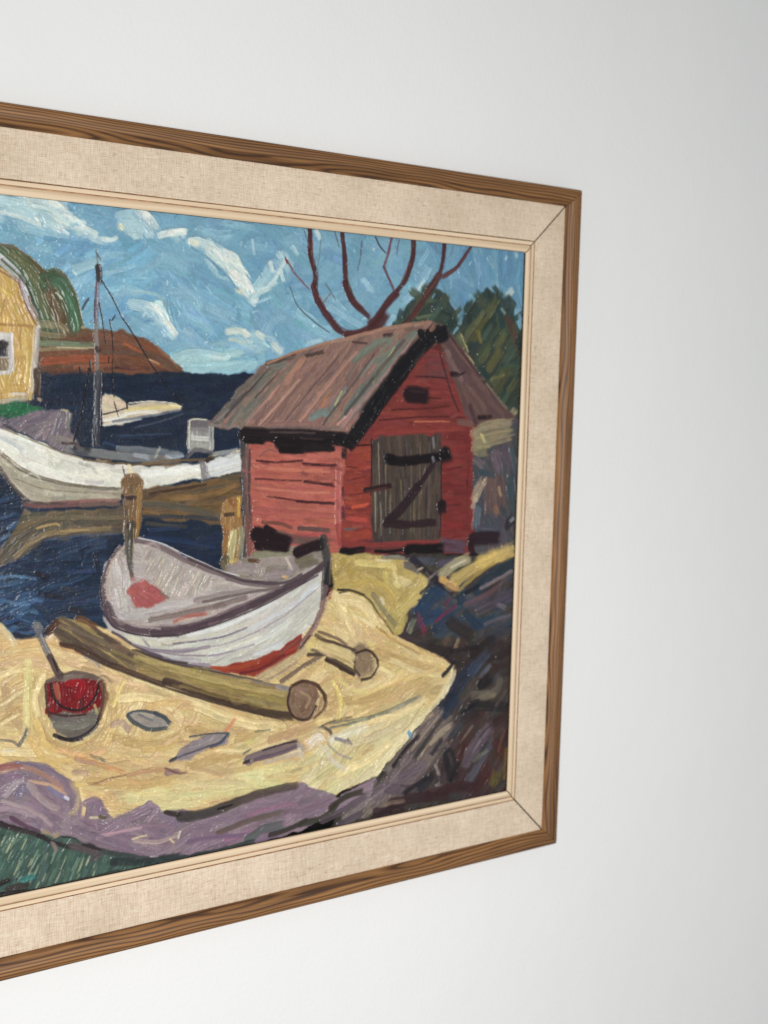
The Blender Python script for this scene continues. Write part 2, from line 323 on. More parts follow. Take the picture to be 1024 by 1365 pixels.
def dab(P, w, c, mid=None, a=1.0, h=0.22, br=0.10, dry=0.25, wet=0.15, mask=None, c2=None, w2=None, hard=0.55, setid=True):
    """one brush stroke along P (cells) of width w (cells)"""
    x0 = int(max(0, P[:, 0].min()-w)); x1 = int(min(NX, P[:, 0].max()+w+2)); y0 = int(max(0, P[:, 1].min()-w)); y1 = int(min(NZ, P[:, 1].max()+w+2))
    if x1-x0 < 2 or y1-y0 < 2: return
    yy, xx = np.mgrid[y0:y1, x0:x1].astype(np.float32)
    wk = min(.32, .05*w); xx += WOBX[y0:y1, x0:x1]*wk; yy += WOBY[y0:y1, x0:x1]*wk
    best = np.full(xx.shape, 1e9, np.float32); S = np.zeros_like(best); U = np.zeros_like(best); tX = np.zeros_like(best); tY = np.zeros_like(best)
    seg = P[1:]-P[:-1]; ln = np.linalg.norm(seg, axis=1)+1e-6; cum = np.concatenate([[0], np.cumsum(ln)]); tot = cum[-1]
    m = len(seg)
    for i in range(m):
        tx, ty = seg[i]/ln[i]; dx = xx-P[i, 0]; dy = yy-P[i, 1]
        al = dx*tx+dy*ty; u = dx*ty-dy*tx
        alc = np.clip(al, 0, ln[i]); ex = al-alc; d2 = u*u+ex*ex
        k = d2 < best; best[k] = d2[k]; S[k] = (cum[i]+alc)[k]+ex[k]; U[k] = u[k]; tX[k] = tx; tY[k] = ty
    W = np.float32(w)/2; h = h*min(1.7, max(.45, (w/9)**.55))
    if w2 is not None: W = (w+(w2-w)*np.clip(S/tot, 0, 1))/2
    nb = max(4, int(w/1.9)); ns = max(3, int(tot/14)+2)
    T_ = rng.random((nb+2, ns+2)).astype(np.float32)*.5+rng.random((nb+2, 1)).astype(np.float32)*.5
    bu = np.clip((U/W*.5+.5)*nb, 0, nb); bs = np.clip(S/tot*ns, 0, ns)
    iu = bu.astype(int); isx = bs.astype(int); fu = bu-iu; fs = bs-isx
    B = (T_[iu, isx]*(1-fu)+T_[iu+1, isx]*fu)*(1-fs)+(T_[iu, isx+1]*(1-fu)+T_[iu+1, isx+1]*fu)*fs
    d = np.sqrt(best)/W
    e = np.clip((1.12-d+(B-.5)*.30)/(1-hard), 0, 1); e = e*e*(3-2*e)
    lift = (.15+1.5*dry)*min(w, tot*.5)                       # bristles leave the board one after another
    endf = np.clip((tot-S+w*.35-lift*(1-B))/(w*.35+1), 0, 1)
    A = e*endf*a
    if dry > 0: A = A*np.clip(1.05-np.clip(S/tot-.55, 0, 1)*dry*1.6+(B-.6)*dry*1.6, 0, 1)
    if mask is not None: A = A*mask[y0:y1, x0:x1]
    cc = np.asarray(c, np.float32)/255
    if c2 is not None:
        k = np.clip(S/tot, 0, 1)[..., None]; cc = cc*(1-k)+np.asarray(c2, np.float32)/255*k
    under = C[y0:y1, x0:x1]
    shade = 1+(B-.5)*1.8*br
    src = (cc*(1-wet)+under*wet)*shade[..., None]
    C[y0:y1, x0:x1] = under*(1-A[..., None])+src*A[..., None]
    ridge = np.exp(-((d-.88)/.14)**2)*.85
    hv = Hh[y0:y1, x0:x1]
    Hh[y0:y1, x0:x1] = hv*(1-A)+(hv*.45+h*(.30+1.15*B+ridge))*A
    k = A > .35; DX[y0:y1, x0:x1][k] = tX[k]; DY[y0:y1, x0:x1][k] = tY[k]
    if setid and mid is not None:
        k = A > .5; ID[y0:y1, x0:x1][k] = mid
def S(name, pts, w, c, **kw):
    """explicit stroke, points and width in picture pixels"""
    P = to_mm(pts); sc = px_scale(pts[len(pts)//2])
    if kw.get('w2') is not None: kw['w2'] = kw['w2']*sc
    P = spline(P, 3.0) if len(P) > 1 else spline(P)
    dab(P, max(1.7, w*sc*(1.06+.22*min(1, max(0, (w-4)/5)))), c, motif(name), **kw)
def poly_mask(pts, smooth=False, wob=1.0):
    P = to_mm(pts)
    if smooth: P = spline(np.vstack([P, P[:1]]), 4.0)
    x0 = int(max(0, P[:, 0].min()-6)); x1 = int(min(NX, P[:, 0].max()+7)); y0 = int(max(0, P[:, 1].min()-6)); y1 = int(min(NZ, P[:, 1].max()+7))
    M = np.zeros((NZ, NX), np.float32)
    if x1 <= x0 or y1 <= y0: return M, (0, 1, 0, 1)
    yy, xx = np.mgrid[y0:y1, x0:x1].astype(np.float32)
    xx = xx+WOBX[y0:y1, x0:x1]*wob; yy = yy+WOBY[y0:y1, x0:x1]*wob
    ins = np.zeros(xx.shape, bool); n = len(P)
    for i in range(n):
        ax, ay = P[i]; bx, by = P[(i+1) % n]
        if ay == by: continue
        k = ((ay > yy) != (by > yy)) & (xx < (bx-ax)*(yy-ay)/(by-ay)+ax); ins ^= k
    m = ins.astype(np.float32)
    for _ in range(3):
        p = np.pad(m, 1, mode='edge'); m = (p[:-2, 1:-1]+p[2:, 1:-1]+p[1:-1, :-2]+p[1:-1, 2:]+2*m)/6
    M[y0:y1, x0:x1] = m
    return M, (x0, x1, y0, y1)
def F(name, pts, pal, ang=0, ln=30, w=6, dens=2.2, jit=14, curve=.18, smooth=False, wob=1.0, h=.2, br=.10, cj=.035, base=True, wet=.15, dry=.3, a=.95):
    """fill a patch with strokes; ang = degrees (down is +) or guide lines to follow"""
    M, (x0, x1, y0, y1) = poly_mask(pts, smooth, wob); sub = M[y0:y1, x0:x1]
    pal = [np.asarray(p, float) for p in pal]; mid = motif(name)
    pm = np.mean(pal, axis=0); pal = [p*.75+pm*.25 for p in pal]; w = w*(1.3 if w < 8 else 1.6); ln = ln*(1.15 if w < 12 else 1.3); cj = cj*.6; wet = wet+.12
    if base:
        c = np.mean(pal, axis=0)/255
        nz = (vnoise(sub.shape, 12)-.5)*.12+1
        C[y0:y1, x0:x1] = C[y0:y1, x0:x1]*(1-sub[..., None])+(c[None, None]*nz[..., None])*sub[..., None]
        Hh[y0:y1, x0:x1] = Hh[y0:y1, x0:x1]*(1-sub)+(Hh[y0:y1, x0:x1]*.35+.08)*sub
        ID[y0:y1, x0:x1][sub > .5] = mid
    ctr = np.mean(np.asarray(pts, float), axis=0); sc = px_scale(np.clip(ctr, [0, 200], [760, 1200]))
    L_, W_ = ln*sc, w*sc
    ys, xs = np.nonzero(sub > .5)
    if len(ys) == 0: return
    n = int(dens*len(ys)/(L_*W_))+1
    gd = None
    if not np.isscalar(ang):
        gp, gt = [], []
        for g in ang:
            q = spline(to_mm(g), 6.0); gp.append((q[1:]+q[:-1])/2); gt.append(q[1:]-q[:-1])
        gd = (np.vstack(gp), np.vstack(gt))
    else:
        p0 = to_mm([ctr, ctr+10*np.array([math.cos(math.radians(ang)), math.sin(math.radians(ang))])]); dd = p0[1]-p0[0]
    order = rng.integers(0, len(ys), n)
    for q in order:
        cx, cy = xs[q]+x0, ys[q]+y0
        if gd is not None:
            k = np.argmin((gd[0][:, 0]-cx)**2+(gd[0][:, 1]-cy)**2); th = math.atan2(gd[1][k, 1], gd[1][k, 0])
        else: th = math.atan2(dd[1], dd[0])
        th += math.radians((AFLD[cy, cx]-.5)*3.6*jit+rng.normal(0, 5+.15*jit))
        if rng.random() < .3: th += math.pi
        l = L_*rng.uniform(.55, 1.35); t = np.array([math.cos(th), math.sin(th)]); nn = np.array([-t[1], t[0]])
        k = ((AFLD[cx % NZ, cy % NX]-.5)*2+rng.normal(0, .5))*curve*l
        P = np.array([[cx, cy]-t*l/2, [cx, cy]+nn*k*.5, [cx, cy]+t*l/2])
        c = pal[rng.integers(len(pal))]*(1+rng.normal(0, cj))+rng.normal(0, 2.0, 3)
        dab(spline(P, max(5.0, l/7)), W_*rng.uniform(.6, 1.3), np.clip(c, 4, 252), mid, a=a, h=h*rng.uniform(.6, 1.4), br=br, mask=M, wet=wet, dry=dry)
        if rng.random() < .55:      # a narrower touch of a varied tone beside it
            o_ = nn*rng.normal(0, W_*.6)+t*rng.normal(0, l*.2); c = pm*.5+pal[rng.integers(len(pal))]*.5; c = c*(1+rng.normal(0, max(.05, cj*2.6)))+rng.normal(0, 4, 3)
            dab(spline((P-[cx, cy])*rng.uniform(.4, .8)+[cx, cy]+o_, max(5.0, l/7)), W_*rng.uniform(.3, .55), np.clip(c, 4, 252), mid, a=.8, h=h, br=br, mask=M, wet=.2, dry=.4)
def fade(name, specs, **kw):
    for pts, w, c in specs: S(name, pts, w, c, **kw)
# ------------------------------------------------------------------ sky
SKY = 'painted_sky'
F(SKY, [(-400, 130), (730, 130), (730, 620), (-400, 620)], [(114, 159, 182), (122, 166, 187), (108, 152, 177), (130, 171, 189)], 15, 40, 13, 2.6, 45, .35, h=.13, br=.05, cj=.02)
F(SKY, [(560, 310), (730, 320), (730, 470), (600, 420)], [(102, 146, 174), (110, 154, 180), (94, 138, 168)], 80, 40, 10, 2.0, 40, .3, h=.16, br=.05, base=False)
F(SKY, [(215, 468), (300, 455), (350, 460), (360, 500), (240, 505)], [(146, 186, 194), (156, 192, 196), (140, 180, 194)], -8, 36, 9, 2.0, 14, .2, h=.15, br=.05, base=False)
F(SKY, [(215, 360), (330, 390), (340, 470), (220, 470)], [(116, 162, 190), (124, 170, 196), (136, 176, 196)], 38, 44, 9, 1.4, 20, .25, h=.15, br=.06, base=False)
F(SKY, [(40, 300), (200, 330), (230, 440), (120, 430), (60, 360)], [(122, 170, 196), (132, 178, 200), (108, 158, 190)], -25, 44, 9, 1.5, 30, .3, h=.16, br=.06, base=False)
CL = 'painted_sky/painted_cloud'
F(CL, [(-60, 255), (40, 258), (76, 266), (98, 284), (116, 302), (136, 311), (158, 317), (124, 324), (96, 320), (60, 314), (20, 302), (-60, 292)], [(176, 202, 208), (190, 210, 210), (160, 192, 204)], 32, 26, 9, 1.6, 26, .3, smooth=True, wob=2.5, h=.3, br=.05, a=.8, base=False, wet=.25)
F(CL, [(156, 302), (170, 284), (192, 276), (205, 294), (216, 310), (250, 306), (250, 317), (216, 322), (190, 324), (166, 316)], [(178, 204, 208), (192, 212, 210), (166, 196, 204)], 50, 22, 8, 1.5, 26, .3, smooth=True, wob=2.5, h=.3, br=.05, a=.8, base=False, wet=.25)
for x, y, l, a_ in [(150, 345, 40, -12), (110, 372, 36, -20), (172, 392, 44, 8), (250, 402, 46, 30), (270, 436, 40, 34), (208, 452, 34, 48), (300, 420, 40, 28), (330, 452, 34, 12), (370, 432, 34, -30), (392, 400, 30, -40), (240, 350, 40, 24), (60, 336, 40, 16), (440, 432, 36, -20), (200, 356, 40, -30), (350, 330, 40, 10), (290, 310, 46, 8)]:
    r_ = math.radians(a_); S(SKY, [(x-l/2*math.cos(r_), y-l/2*math.sin(r_)), (x+rng.normal(0, 4), y+rng.normal(0, 4)), (x+l/2*math.cos(r_), y+l/2*math.sin(r_))], rng.uniform(8, 13), [(150, 188, 202), (160, 194, 204), (142, 182, 200)][rng.integers(3)], h=.24, a=.6, dry=.5, wet=.3, setid=False)
F(CL, [(168, 398), (196, 400), (222, 412), (240, 446), (232, 456), (206, 436), (180, 420)], [(172, 202, 208), (186, 210, 212), (158, 192, 204)], 42, 24, 8, 1.5, 20, .3, smooth=True, wob=2.5, h=.28, br=.05, a=.75, base=False, wet=.3)
F(CL, [(248, 318), (280, 320), (306, 336), (324, 356), (336, 384), (358, 350), (386, 332), (384, 364), (362, 390), (344, 410), (322, 398), (296, 372), (272, 344)], [(168, 200, 208), (182, 208, 211), (154, 190, 203)], 48, 24, 8, 1.3, 24, .3, smooth=True, wob=2.5, h=.28, br=.05, a=.7, base=False, wet=.3)
F(CL, [(298, 436), (340, 436), (366, 452), (380, 474), (350, 468), (312, 464)], [(164, 196, 204), (178, 204, 204)], 24, 20, 7, 1.3, 24, .3, smooth=True, wob=2.5, h=.28, br=.05, a=.7, base=False, wet=.3)
F(CL, [(226, 474), (250, 468), (300, 470), (330, 474), (340, 494), (240, 498)], [(168, 198, 202), (178, 204, 204), (158, 192, 200)], -5, 28, 8, 1.6, 16, .2, smooth=True, wob=2, h=.28, br=.05, a=.8, base=False, wet=.25)
for pts, w, c in [
    ([(-60, 262), (10, 266), (50, 276)], 20, (172, 200, 206)), ([(-10, 272), (40, 282), (90, 300)], 22, (176, 202, 206)), ([(30, 300), (70, 312), (100, 318)], 16, (150, 186, 200)),
    ([(40, 268), (70, 276), (92, 296)], 16, (196, 212, 208)), ([(66, 268), (84, 278), (94, 290)], 8, (222, 228, 218)), ([(86, 284), (102, 296), (112, 308)], 9, (214, 222, 214)),
    ([(104, 306), (120, 308), (132, 314)], 8, (206, 218, 214)), ([(136, 318), (148, 320), (158, 316)], 6, (218, 226, 218)), ([(120, 316), (140, 322)], 8, (180, 204, 208)),
    ([(0, 284), (30, 290), (60, 306)], 5, (206, 218, 214)), ([(46, 290), (52, 300)], 4, (224, 228, 220)),
    ([(158, 288), (178, 284), (196, 284)], 10, (168, 198, 206)), ([(186, 280), (194, 288), (204, 300), (212, 312)], 12, (208, 218, 212)), ([(192, 278), (198, 292)], 7, (228, 230, 220)),
    ([(170, 302), (186, 304), (200, 318)], 18, (170, 198, 206)), ([(214, 314), (228, 310), (250, 309)], 9, (216, 224, 216)), ([(226, 312), (240, 306), (250, 312)], 6, (230, 232, 222)),
    ([(160, 302), (164, 308)], 7, (206, 204, 170)),
    ([(100, 360), (120, 352), (140, 350)], 12, (160, 192, 200)), ([(130, 366), (160, 360), (182, 352)], 5, (150, 186, 202)),
    ([(176, 388), (200, 390), (220, 400)], 5, (156, 188, 190)), ([(176, 405), (200, 412), (220, 436)], 14, (168, 196, 204)), ([(200, 408), (214, 416), (222, 432)], 10, (206, 220, 218)),
    ([(206, 410), (216, 420)], 6, (230, 234, 226)), ([(222, 428), (232, 444), (236, 450)], 8, (212, 222, 216)),
    ([(222, 430), (230, 440), (236, 448)], 8, (216, 224, 216)), ([(248, 442), (256, 450)], 7, (150, 184, 196)),
    ([(236, 478), (260, 472), (300, 478)], 14, (164, 196, 200)), ([(250, 490), (300, 488), (330, 484)], 10, (152, 190, 196)), ([(280, 476), (304, 478)], 6, (190, 210, 208)),
    ([(254, 322), (272, 324), (296, 340)], 10, (196, 212, 208)), ([(258, 324), (290, 332), (306, 346)], 12, (184, 206, 208)), ([(280, 336), (300, 350), (318, 372)], 16, (204, 216, 210)),
    ([(300, 336), (314, 344), (322, 362), (326, 378)], 9, (216, 222, 214)), ([(310, 366), (324, 380), (336, 396)], 13, (218, 222, 214)), ([(255, 322), (266, 326)], 7, (226, 222, 200)),
    ([(318, 372), (330, 382), (338, 396), (340, 404)], 9, (228, 230, 220)), ([(316, 386), (324, 390)], 7, (212, 210, 184)), ([(286, 334), (304, 352)], 5, (226, 230, 222)),
    ([(276, 346), (284, 358), (290, 366)], 7, (168, 198, 206)), ([(290, 368), (306, 374), (318, 384)], 5, (158, 190, 200)),
    ([(338, 390), (350, 372), (362, 354)], 15, (166, 200, 208)), ([(344, 388), (356, 384), (366, 372)], 8, (196, 214, 212)), ([(360, 350), (364, 366)], 6, (222, 228, 218)),
    ([(366, 370), (374, 356), (382, 344)], 6, (192, 210, 210)), ([(374, 362), (378, 376)], 5, (204, 216, 208)), ([(344, 402), (362, 396)], 5, (160, 194, 206)), ([(372, 342), (380, 334)], 6, (170, 198, 206)),
    ([(304, 442), (322, 442), (334, 452)], 8, (206, 212, 196)), ([(306, 452), (330, 458)], 5, (176, 192, 182)), ([(344, 444), (354, 452)], 8, (210, 218, 206)), ([(326, 440), (332, 448)], 5, (226, 228, 218)),
    ([(364, 460), (376, 472)], 7, (196, 208, 200)), ([(398, 418), (412, 428), (424, 436)], 14, (146, 186, 202)), ([(410, 458), (430, 452)], 6, (166, 194, 204)),
    ([(310, 472), (326, 470)], 10, (160, 192, 194)), ([(390, 330), (398, 342)], 6, (176, 202, 210)), ([(422, 308), (428, 320)], 6, (198, 210, 208)), ([(336, 320), (340, 340)], 4, (176, 204, 212)),
    ([(300, 298), (340, 304)], 9, (138, 178, 194)), ([(484, 374), (498, 390)], 8, (160, 194, 206)), ([(440, 410), (470, 428), (484, 436)], 9, (146, 184, 202)), ([(446, 400), (462, 416)], 6, (152, 190, 206)),
    ([(540, 400), (560, 380), (572, 356)], 9, (148, 188, 206)), ([(552, 392), (566, 372)], 4, (196, 214, 216)), ([(520, 430), (528, 418)], 10, (150, 188, 204)), ([(560, 352), (572, 332)], 6, (140, 182, 204)),
    ([(652, 345), (660, 360)], 8, (128, 166, 182)), ([(686, 330), (688, 346)], 7, (146, 182, 196)), ([(676, 394), (684, 386)], 9, (190, 202, 196)), ([(640, 352), (644, 376)], 7, (112, 156, 186))]:
    S(CL, pts, w, c, h=.34, br=.07, dry=.35, wet=.2)
F(CL, [(60, 268), (96, 280), (130, 310), (90, 318), (50, 300)], [(190, 208, 208), (206, 218, 212), (166, 196, 204)], 40, 16, 4, 1.1, 30, base=False, h=.32)
F(CL, [(290, 330), (326, 350), (342, 400), (312, 384)], [(214, 220, 212), (226, 228, 220), (190, 208, 208)], 52, 16, 4, 1.3, 20, base=False, h=.34)
for _ in range(90):      # short broken touches of lighter and darker blue
    x, y = rng.uniform(0, 690), rng.uniform(275, 490)
    a_ = rng.uniform(0, 3.14); l = rng.uniform(4, 13)
    S(SKY, [(x, y), (x+l*math.cos(a_), y+l*math.sin(a_))], rng.uniform(1.5, 4), [(150, 190, 206), (96, 142, 176), (176, 204, 210), (136, 172, 190)][rng.integers(4)], h=.28, dry=.6, setid=False)
# ------------------------------------------------------------------ hill, far shore, sea
HL = 'painted_hill'
F(HL, [(-400, 330), (-200, 300), (-60, 312), (0, 325), (18, 329), (40, 345), (58, 363), (74, 357), (86, 368), (97, 385), (106, 410), (111, 436), (122, 440), (120, 456), (40, 474), (-400, 500)],
  [(88, 100, 72), (80, 90, 66), (104, 102, 72), (76, 92, 70)], [[(-60, 320), (10, 345), (50, 410), (66, 450)], [(60, 370), (85, 385), (100, 425), (108, 448)]], 34, 8, 2.4, 10, .12, h=.2, br=.12)
for pts, w, c in [([(0, 334), (30, 362), (52, 412), (62, 438)], 15, (80, 104, 76)), ([(16, 338), (44, 372), (62, 420)], 8, (108, 110, 78)), ([(60, 374), (80, 378), (94, 404), (102, 440)], 14, (72, 108, 84)),
    ([(56, 380), (60, 372), (76, 364)], 9, (66, 92, 68)), ([(66, 394), (76, 416), (86, 444), (96, 452)], 11, (112, 92, 68)), ([(70, 388), (66, 398)], 6, (126, 106, 76)), ([(84, 420), (90, 444), (104, 454)], 6, (104, 78, 56)),
    ([(90, 396), (100, 424), (104, 446)], 6, (84, 124, 92)), ([(76, 390), (84, 400)], 3, (206, 204, 182)), ([(68, 390), (78, 386)], 4, (92, 76, 56)), ([(64, 428), (70, 440)], 4, (150, 148, 118)),
    ([(0, 325), (20, 330), (42, 345), (58, 362)], 3, (110, 92, 70)), ([(76, 358), (88, 368), (98, 386), (106, 410), (110, 436)], 2.4, (112, 100, 70)), ([(44, 348), (60, 366)], 4, (98, 80, 60)),
    ([(52, 432), (80, 434), (90, 446)], 9, (140, 132, 104)), ([(50, 444), (90, 450)], 7, (128, 116, 88)), ([(110, 436), (122, 444), (128, 450)], 4, (170, 158, 116))]:
    S(HL, pts, w, c, h=.25, br=.12)
SH = 'painted_shore'
F(SH, [(-400, 470), (46, 455), (90, 452), (112, 438), (140, 438), (166, 442), (190, 450), (212, 463), (228, 480), (240, 490), (245, 502), (46, 503), (-400, 530)],
  [(122, 76, 56), (134, 78, 54), (108, 76, 60), (96, 76, 62)], [[(46, 470), (140, 470), (200, 476), (240, 496)]], 36, 6, 2.6, 6, .08, h=.2, br=.12)
for pts, w, c in [([(48, 458), (80, 458), (128, 460)], 7, (108, 128, 104)), ([(50, 466), (90, 464), (120, 464)], 5, (140, 128, 96)), ([(76, 463), (126, 464)], 2, (206, 192, 156)), ([(60, 482), (110, 478), (150, 478)], 9, (152, 80, 54)),
    ([(130, 448), (160, 450), (186, 462)], 8, (128, 86, 66)), ([(140, 470), (180, 470), (214, 478)], 7, (104, 80, 66)), ([(166, 458), (190, 470)], 4, (158, 84, 58)), ([(140, 492), (180, 488), (230, 496)], 5, (100, 66, 56)),
    ([(60, 498), (110, 496), (150, 499)], 4, (86, 60, 58)), ([(154, 490), (170, 492), (190, 492)], 2.5, (70, 40, 48)), ([(196, 478), (214, 486)], 2.5, (190, 150, 110)), ([(210, 462), (226, 478), (238, 492)], 3, (132, 96, 78)),
    ([(216, 496), (244, 500)], 5, (92, 56, 58)), ([(48, 474), (52, 492)], 6, (110, 92, 68)), ([(100, 490), (150, 486)], 4, (146, 92, 68))]:
    S(SH, pts, w, c, h=.25, br=.12)
SE = 'painted_sea'
F(SE, [(-400, 525), (46, 498), (345, 498), (345, 760), (150, 880), (-400, 930)], [(36, 48, 70), (30, 41, 62), (42, 56, 78), (34, 45, 65)], 4, 40, 6, 2.8, 8, .08, h=.17, br=.12)
F(SE, [(50, 500), (340, 500), (330, 600), (60, 600)], [(34, 45, 67), (28, 39, 60), (39, 52, 76)], 0, 34, 5, 1.5, 6, .06, h=.16, br=.12, base=False)
F(SE, [(-400, 700), (60, 660), (140, 690), (150, 830), (80, 850), (-400, 920)], [(44, 62, 90), (36, 50, 76), (54, 76, 106), (34, 44, 64), (48, 66, 92)], [[(-400, 760), (0, 745), (70, 752), (140, 745)], [(-400, 880), (0, 815), (60, 822), (130, 815)]], 42, 5, 2.6, 8, .12, h=.24, br=.16, base=False)
F(SE, [(-400, 800), (-20, 765), (40, 765), (60, 800), (40, 850), (-400, 900)], [(66, 96, 132), (54, 80, 114), (80, 112, 146), (46, 66, 94)], [[(-40, 780), (30, 784), (60, 770)], [(-20, 830), (30, 820), (60, 830)]], 26, 5, 1.7, 14, .25, h=.34, br=.2, base=False)
for pts, w, c in [([(0, 770), (20, 768), (50, 772)], 4, (96, 128, 160)), ([(4, 800), (30, 806), (50, 800)], 4, (84, 116, 150)), ([(6, 838), (30, 844), (60, 840)], 5, (60, 90, 126)), ([(50, 764), (66, 772)], 7, (40, 38, 50)),
    ([(62, 792), (88, 798)], 6, (40, 40, 54)), ([(96, 812), (116, 816)], 7, (44, 44, 54)), ([(84, 784), (104, 788)], 5, (58, 58, 66)), ([(20, 846), (50, 852)], 6, (46, 44, 56)), ([(126, 740), (134, 768)], 6, (34, 40, 58)),
    ([(0, 668), (20, 660)], 6, (60, 80, 108)), ([(0, 690), (22, 684)], 6, (52, 76, 108)), ([(14, 704), (30, 692)], 7, (66, 96, 130)), ([(0, 720), (16, 712)], 5, (74, 100, 130)), ([(0, 735), (10, 722)], 4, (120, 142, 160)),
    ([(196, 716), (240, 720), (290, 728)], 8, (40, 58, 92)), ([(200, 706), (240, 704)], 5, (48, 64, 98)), ([(240, 740), (290, 744)], 7, (34, 46, 74)), ([(140, 590), (165, 598)], 4, (52, 74, 110)), ([(160, 580), (230, 578)], 3, (54, 70, 98))]:
    S(SE, pts, w, c, h=.3, br=.16)
RF = 'painted_sea/painted_reflection'
F(RF, [(30, 680), (90, 682), (165, 676), (168, 712), (110, 716), (56, 722), (24, 744), (-8, 762), (-10, 742), (14, 716)], [(108, 94, 72), (94, 84, 70), (124, 106, 78), (86, 78, 68), (78, 76, 74)],
  [[(-10, 756), (30, 724), (70, 706), (165, 700)]], 44, 5, 3.0, 6, .08, h=.26, br=.16)
F(RF, [(190, 650), (250, 646), (322, 632), (322, 664), (296, 700), (250, 694), (190, 690)], [(116, 88, 56), (100, 82, 60), (84, 78, 70), (128, 98, 62)], [[(190, 664), (250, 660), (322, 644)], [(190, 684), (300, 690)]], 36, 6, 2.8, 7, .1, h=.24, br=.16)
for pts, w, c in [([(20, 742), (50, 718), (90, 708), (150, 704)], 6, (136, 118, 86)), ([(50, 704), (74, 698), (80, 702)], 4, (170, 142, 92)), ([(40, 690), (100, 690), (160, 690)], 5, (112, 100, 80)), ([(80, 708), (120, 706)], 2.5, (178, 150, 100)),
    ([(60, 720), (110, 714), (160, 712)], 3, (70, 84, 110)), ([(190, 672), (240, 676), (296, 688)], 8, (98, 94, 84)), ([(190, 690), (230, 688), (292, 692)], 5, (58, 60, 70)), ([(196, 698), (250, 702)], 5, (76, 72, 66)),
    ([(200, 658), (240, 652), (276, 646)], 4, (70, 52, 42)), ([(230, 664), (280, 660), (316, 646)], 6, (134, 104, 68))]:
    S(RF, pts, w, c, h=.26, br=.16)
# ------------------------------------------------------------------ yellow house
HO = 'painted_house'
F(HO, [(-190, 400), (-110, 340), (-60, 325), (0, 358), (25, 375), (36, 404), (50, 434), (44, 532), (-190, 560)], [(188, 154, 90), (178, 145, 82), (197, 165, 100), (183, 150, 86)], 80, 26, 8, 2.6, 26, .15, h=.16, br=.1)
for pts, w, c in [([(0, 432), (30, 434), (46, 436)], 4, (158, 118, 70)), ([(34, 446), (36, 480), (32, 520)], 5, (208, 186, 120)), ([(0, 384), (14, 396)], 5, (202, 176, 92)), ([(36, 440), (40, 500)], 4, (190, 164, 92)), ([(6, 400), (2, 420)], 4, (160, 124, 66)),
    ([(0, 520), (30, 516)], 8, (186, 152, 88)), ([(26, 500), (24, 512)], 5, (214, 190, 130)), ([(-10, 538), (20, 534), (42, 528)], 8, (166, 162, 148)), ([(14, 526), (38, 524)], 4, (196, 192, 184)),
    ([(50, 436), (47, 470), (43, 524)], 7, (196, 190, 186)), ([(53, 438), (50, 480), (47, 520)], 2.5, (150, 140, 136)), ([(0, 540), (40, 536)], 3, (110, 104, 84))]:
    S(HO, pts, w, c, h=.26, br=.08)
HR = 'painted_house/painted_roof'
for pts, w, c in [([(-60, 318), (-20, 332), (10, 354), (26, 372)], 12, (188, 188, 194)), ([(28, 374), (34, 394), (42, 414), (50, 426)], 9, (186, 176, 188)), ([(0, 344), (16, 358), (26, 370)], 4, (210, 208, 208)),
    ([(-60, 328), (0, 361), (24, 377), (28, 384)], 2.2, (128, 92, 70)), ([(26, 380), (34, 404), (44, 426), (50, 434)], 2.4, (112, 80, 70)), ([(38, 396), (46, 416), (53, 426)], 2.6, (124, 84, 74)), ([(-190, 400), (-120, 338), (-60, 318)], 12, (180, 180, 186))]:
    S(HR, pts, w, c, h=.3, br=.06)
HW = 'painted_house/painted_window'
F(HW, [(-60, 436), (0, 442), (16, 446), (17, 498), (0, 500), (-60, 506)], [(188, 184, 178), (176, 172, 168)], 85, 18, 6, 2, 10, h=.26)
F(HW, [(-50, 450), (0, 452), (11, 455), (11, 474), (0, 475), (-50, 478)], [(56, 52, 58), (70, 64, 64), (46, 44, 54)], 0, 10, 4, 2, 10, h=.2)
F(HW, [(-50, 478), (0, 477), (10, 476), (9, 492), (0, 494), (-50, 498)], [(136, 120, 92), (120, 104, 80)], 80, 10, 4, 2, 10, h=.2)
S(HW, [(14, 446), (16, 470), (14, 496)], 6, (196, 192, 190)); S(HW, [(0, 445), (14, 448)], 6, (198, 194, 188)); S(HW, [(0, 497), (15, 497)], 5, (190, 186, 182))
S('painted_post', [(49, 496), (50, 530)], 9, (76, 60, 52)); S('painted_post', [(53, 500), (53, 528)], 3, (112, 92, 78)); S('painted_post', [(52, 532), (57, 533)], 5, (170, 150, 124))
F('painted_bush', [(-190, 540), (0, 538), (40, 538), (58, 542), (54, 550), (30, 555), (0, 556), (-190, 575)], [(36, 104, 68), (44, 116, 76), (34, 90, 62)], -4, 26, 5, 2.8, 6, h=.26)
QU = 'painted_quay'
F(QU, [(-100, 565), (8, 558), (56, 546), (84, 546), (96, 552), (94, 578), (104, 592), (96, 604), (60, 592), (20, 574), (-100, 590)], [(120, 108, 118), (110, 100, 110), (132, 118, 124), (104, 96, 104)], [[(10, 570), (40, 556), (80, 552)], [(60, 590), (80, 570), (92, 556)]], 26, 6, 2.8, 18, .2, h=.26)
for pts, w, c in [([(84, 547), (92, 548)], 3, (176, 168, 118)), ([(91, 552), (90, 572)], 5, (132, 132, 124)), ([(0, 556), (14, 562)], 6, (86, 82, 92)), ([(54, 580), (70, 570)], 4, (146, 130, 134)), ([(78, 582), (96, 588), (106, 594)], 6, (138, 128, 118)), ([(6, 566), (20, 574)], 4, (66, 64, 78))]:
    S(QU, pts, w, c, h=.3)
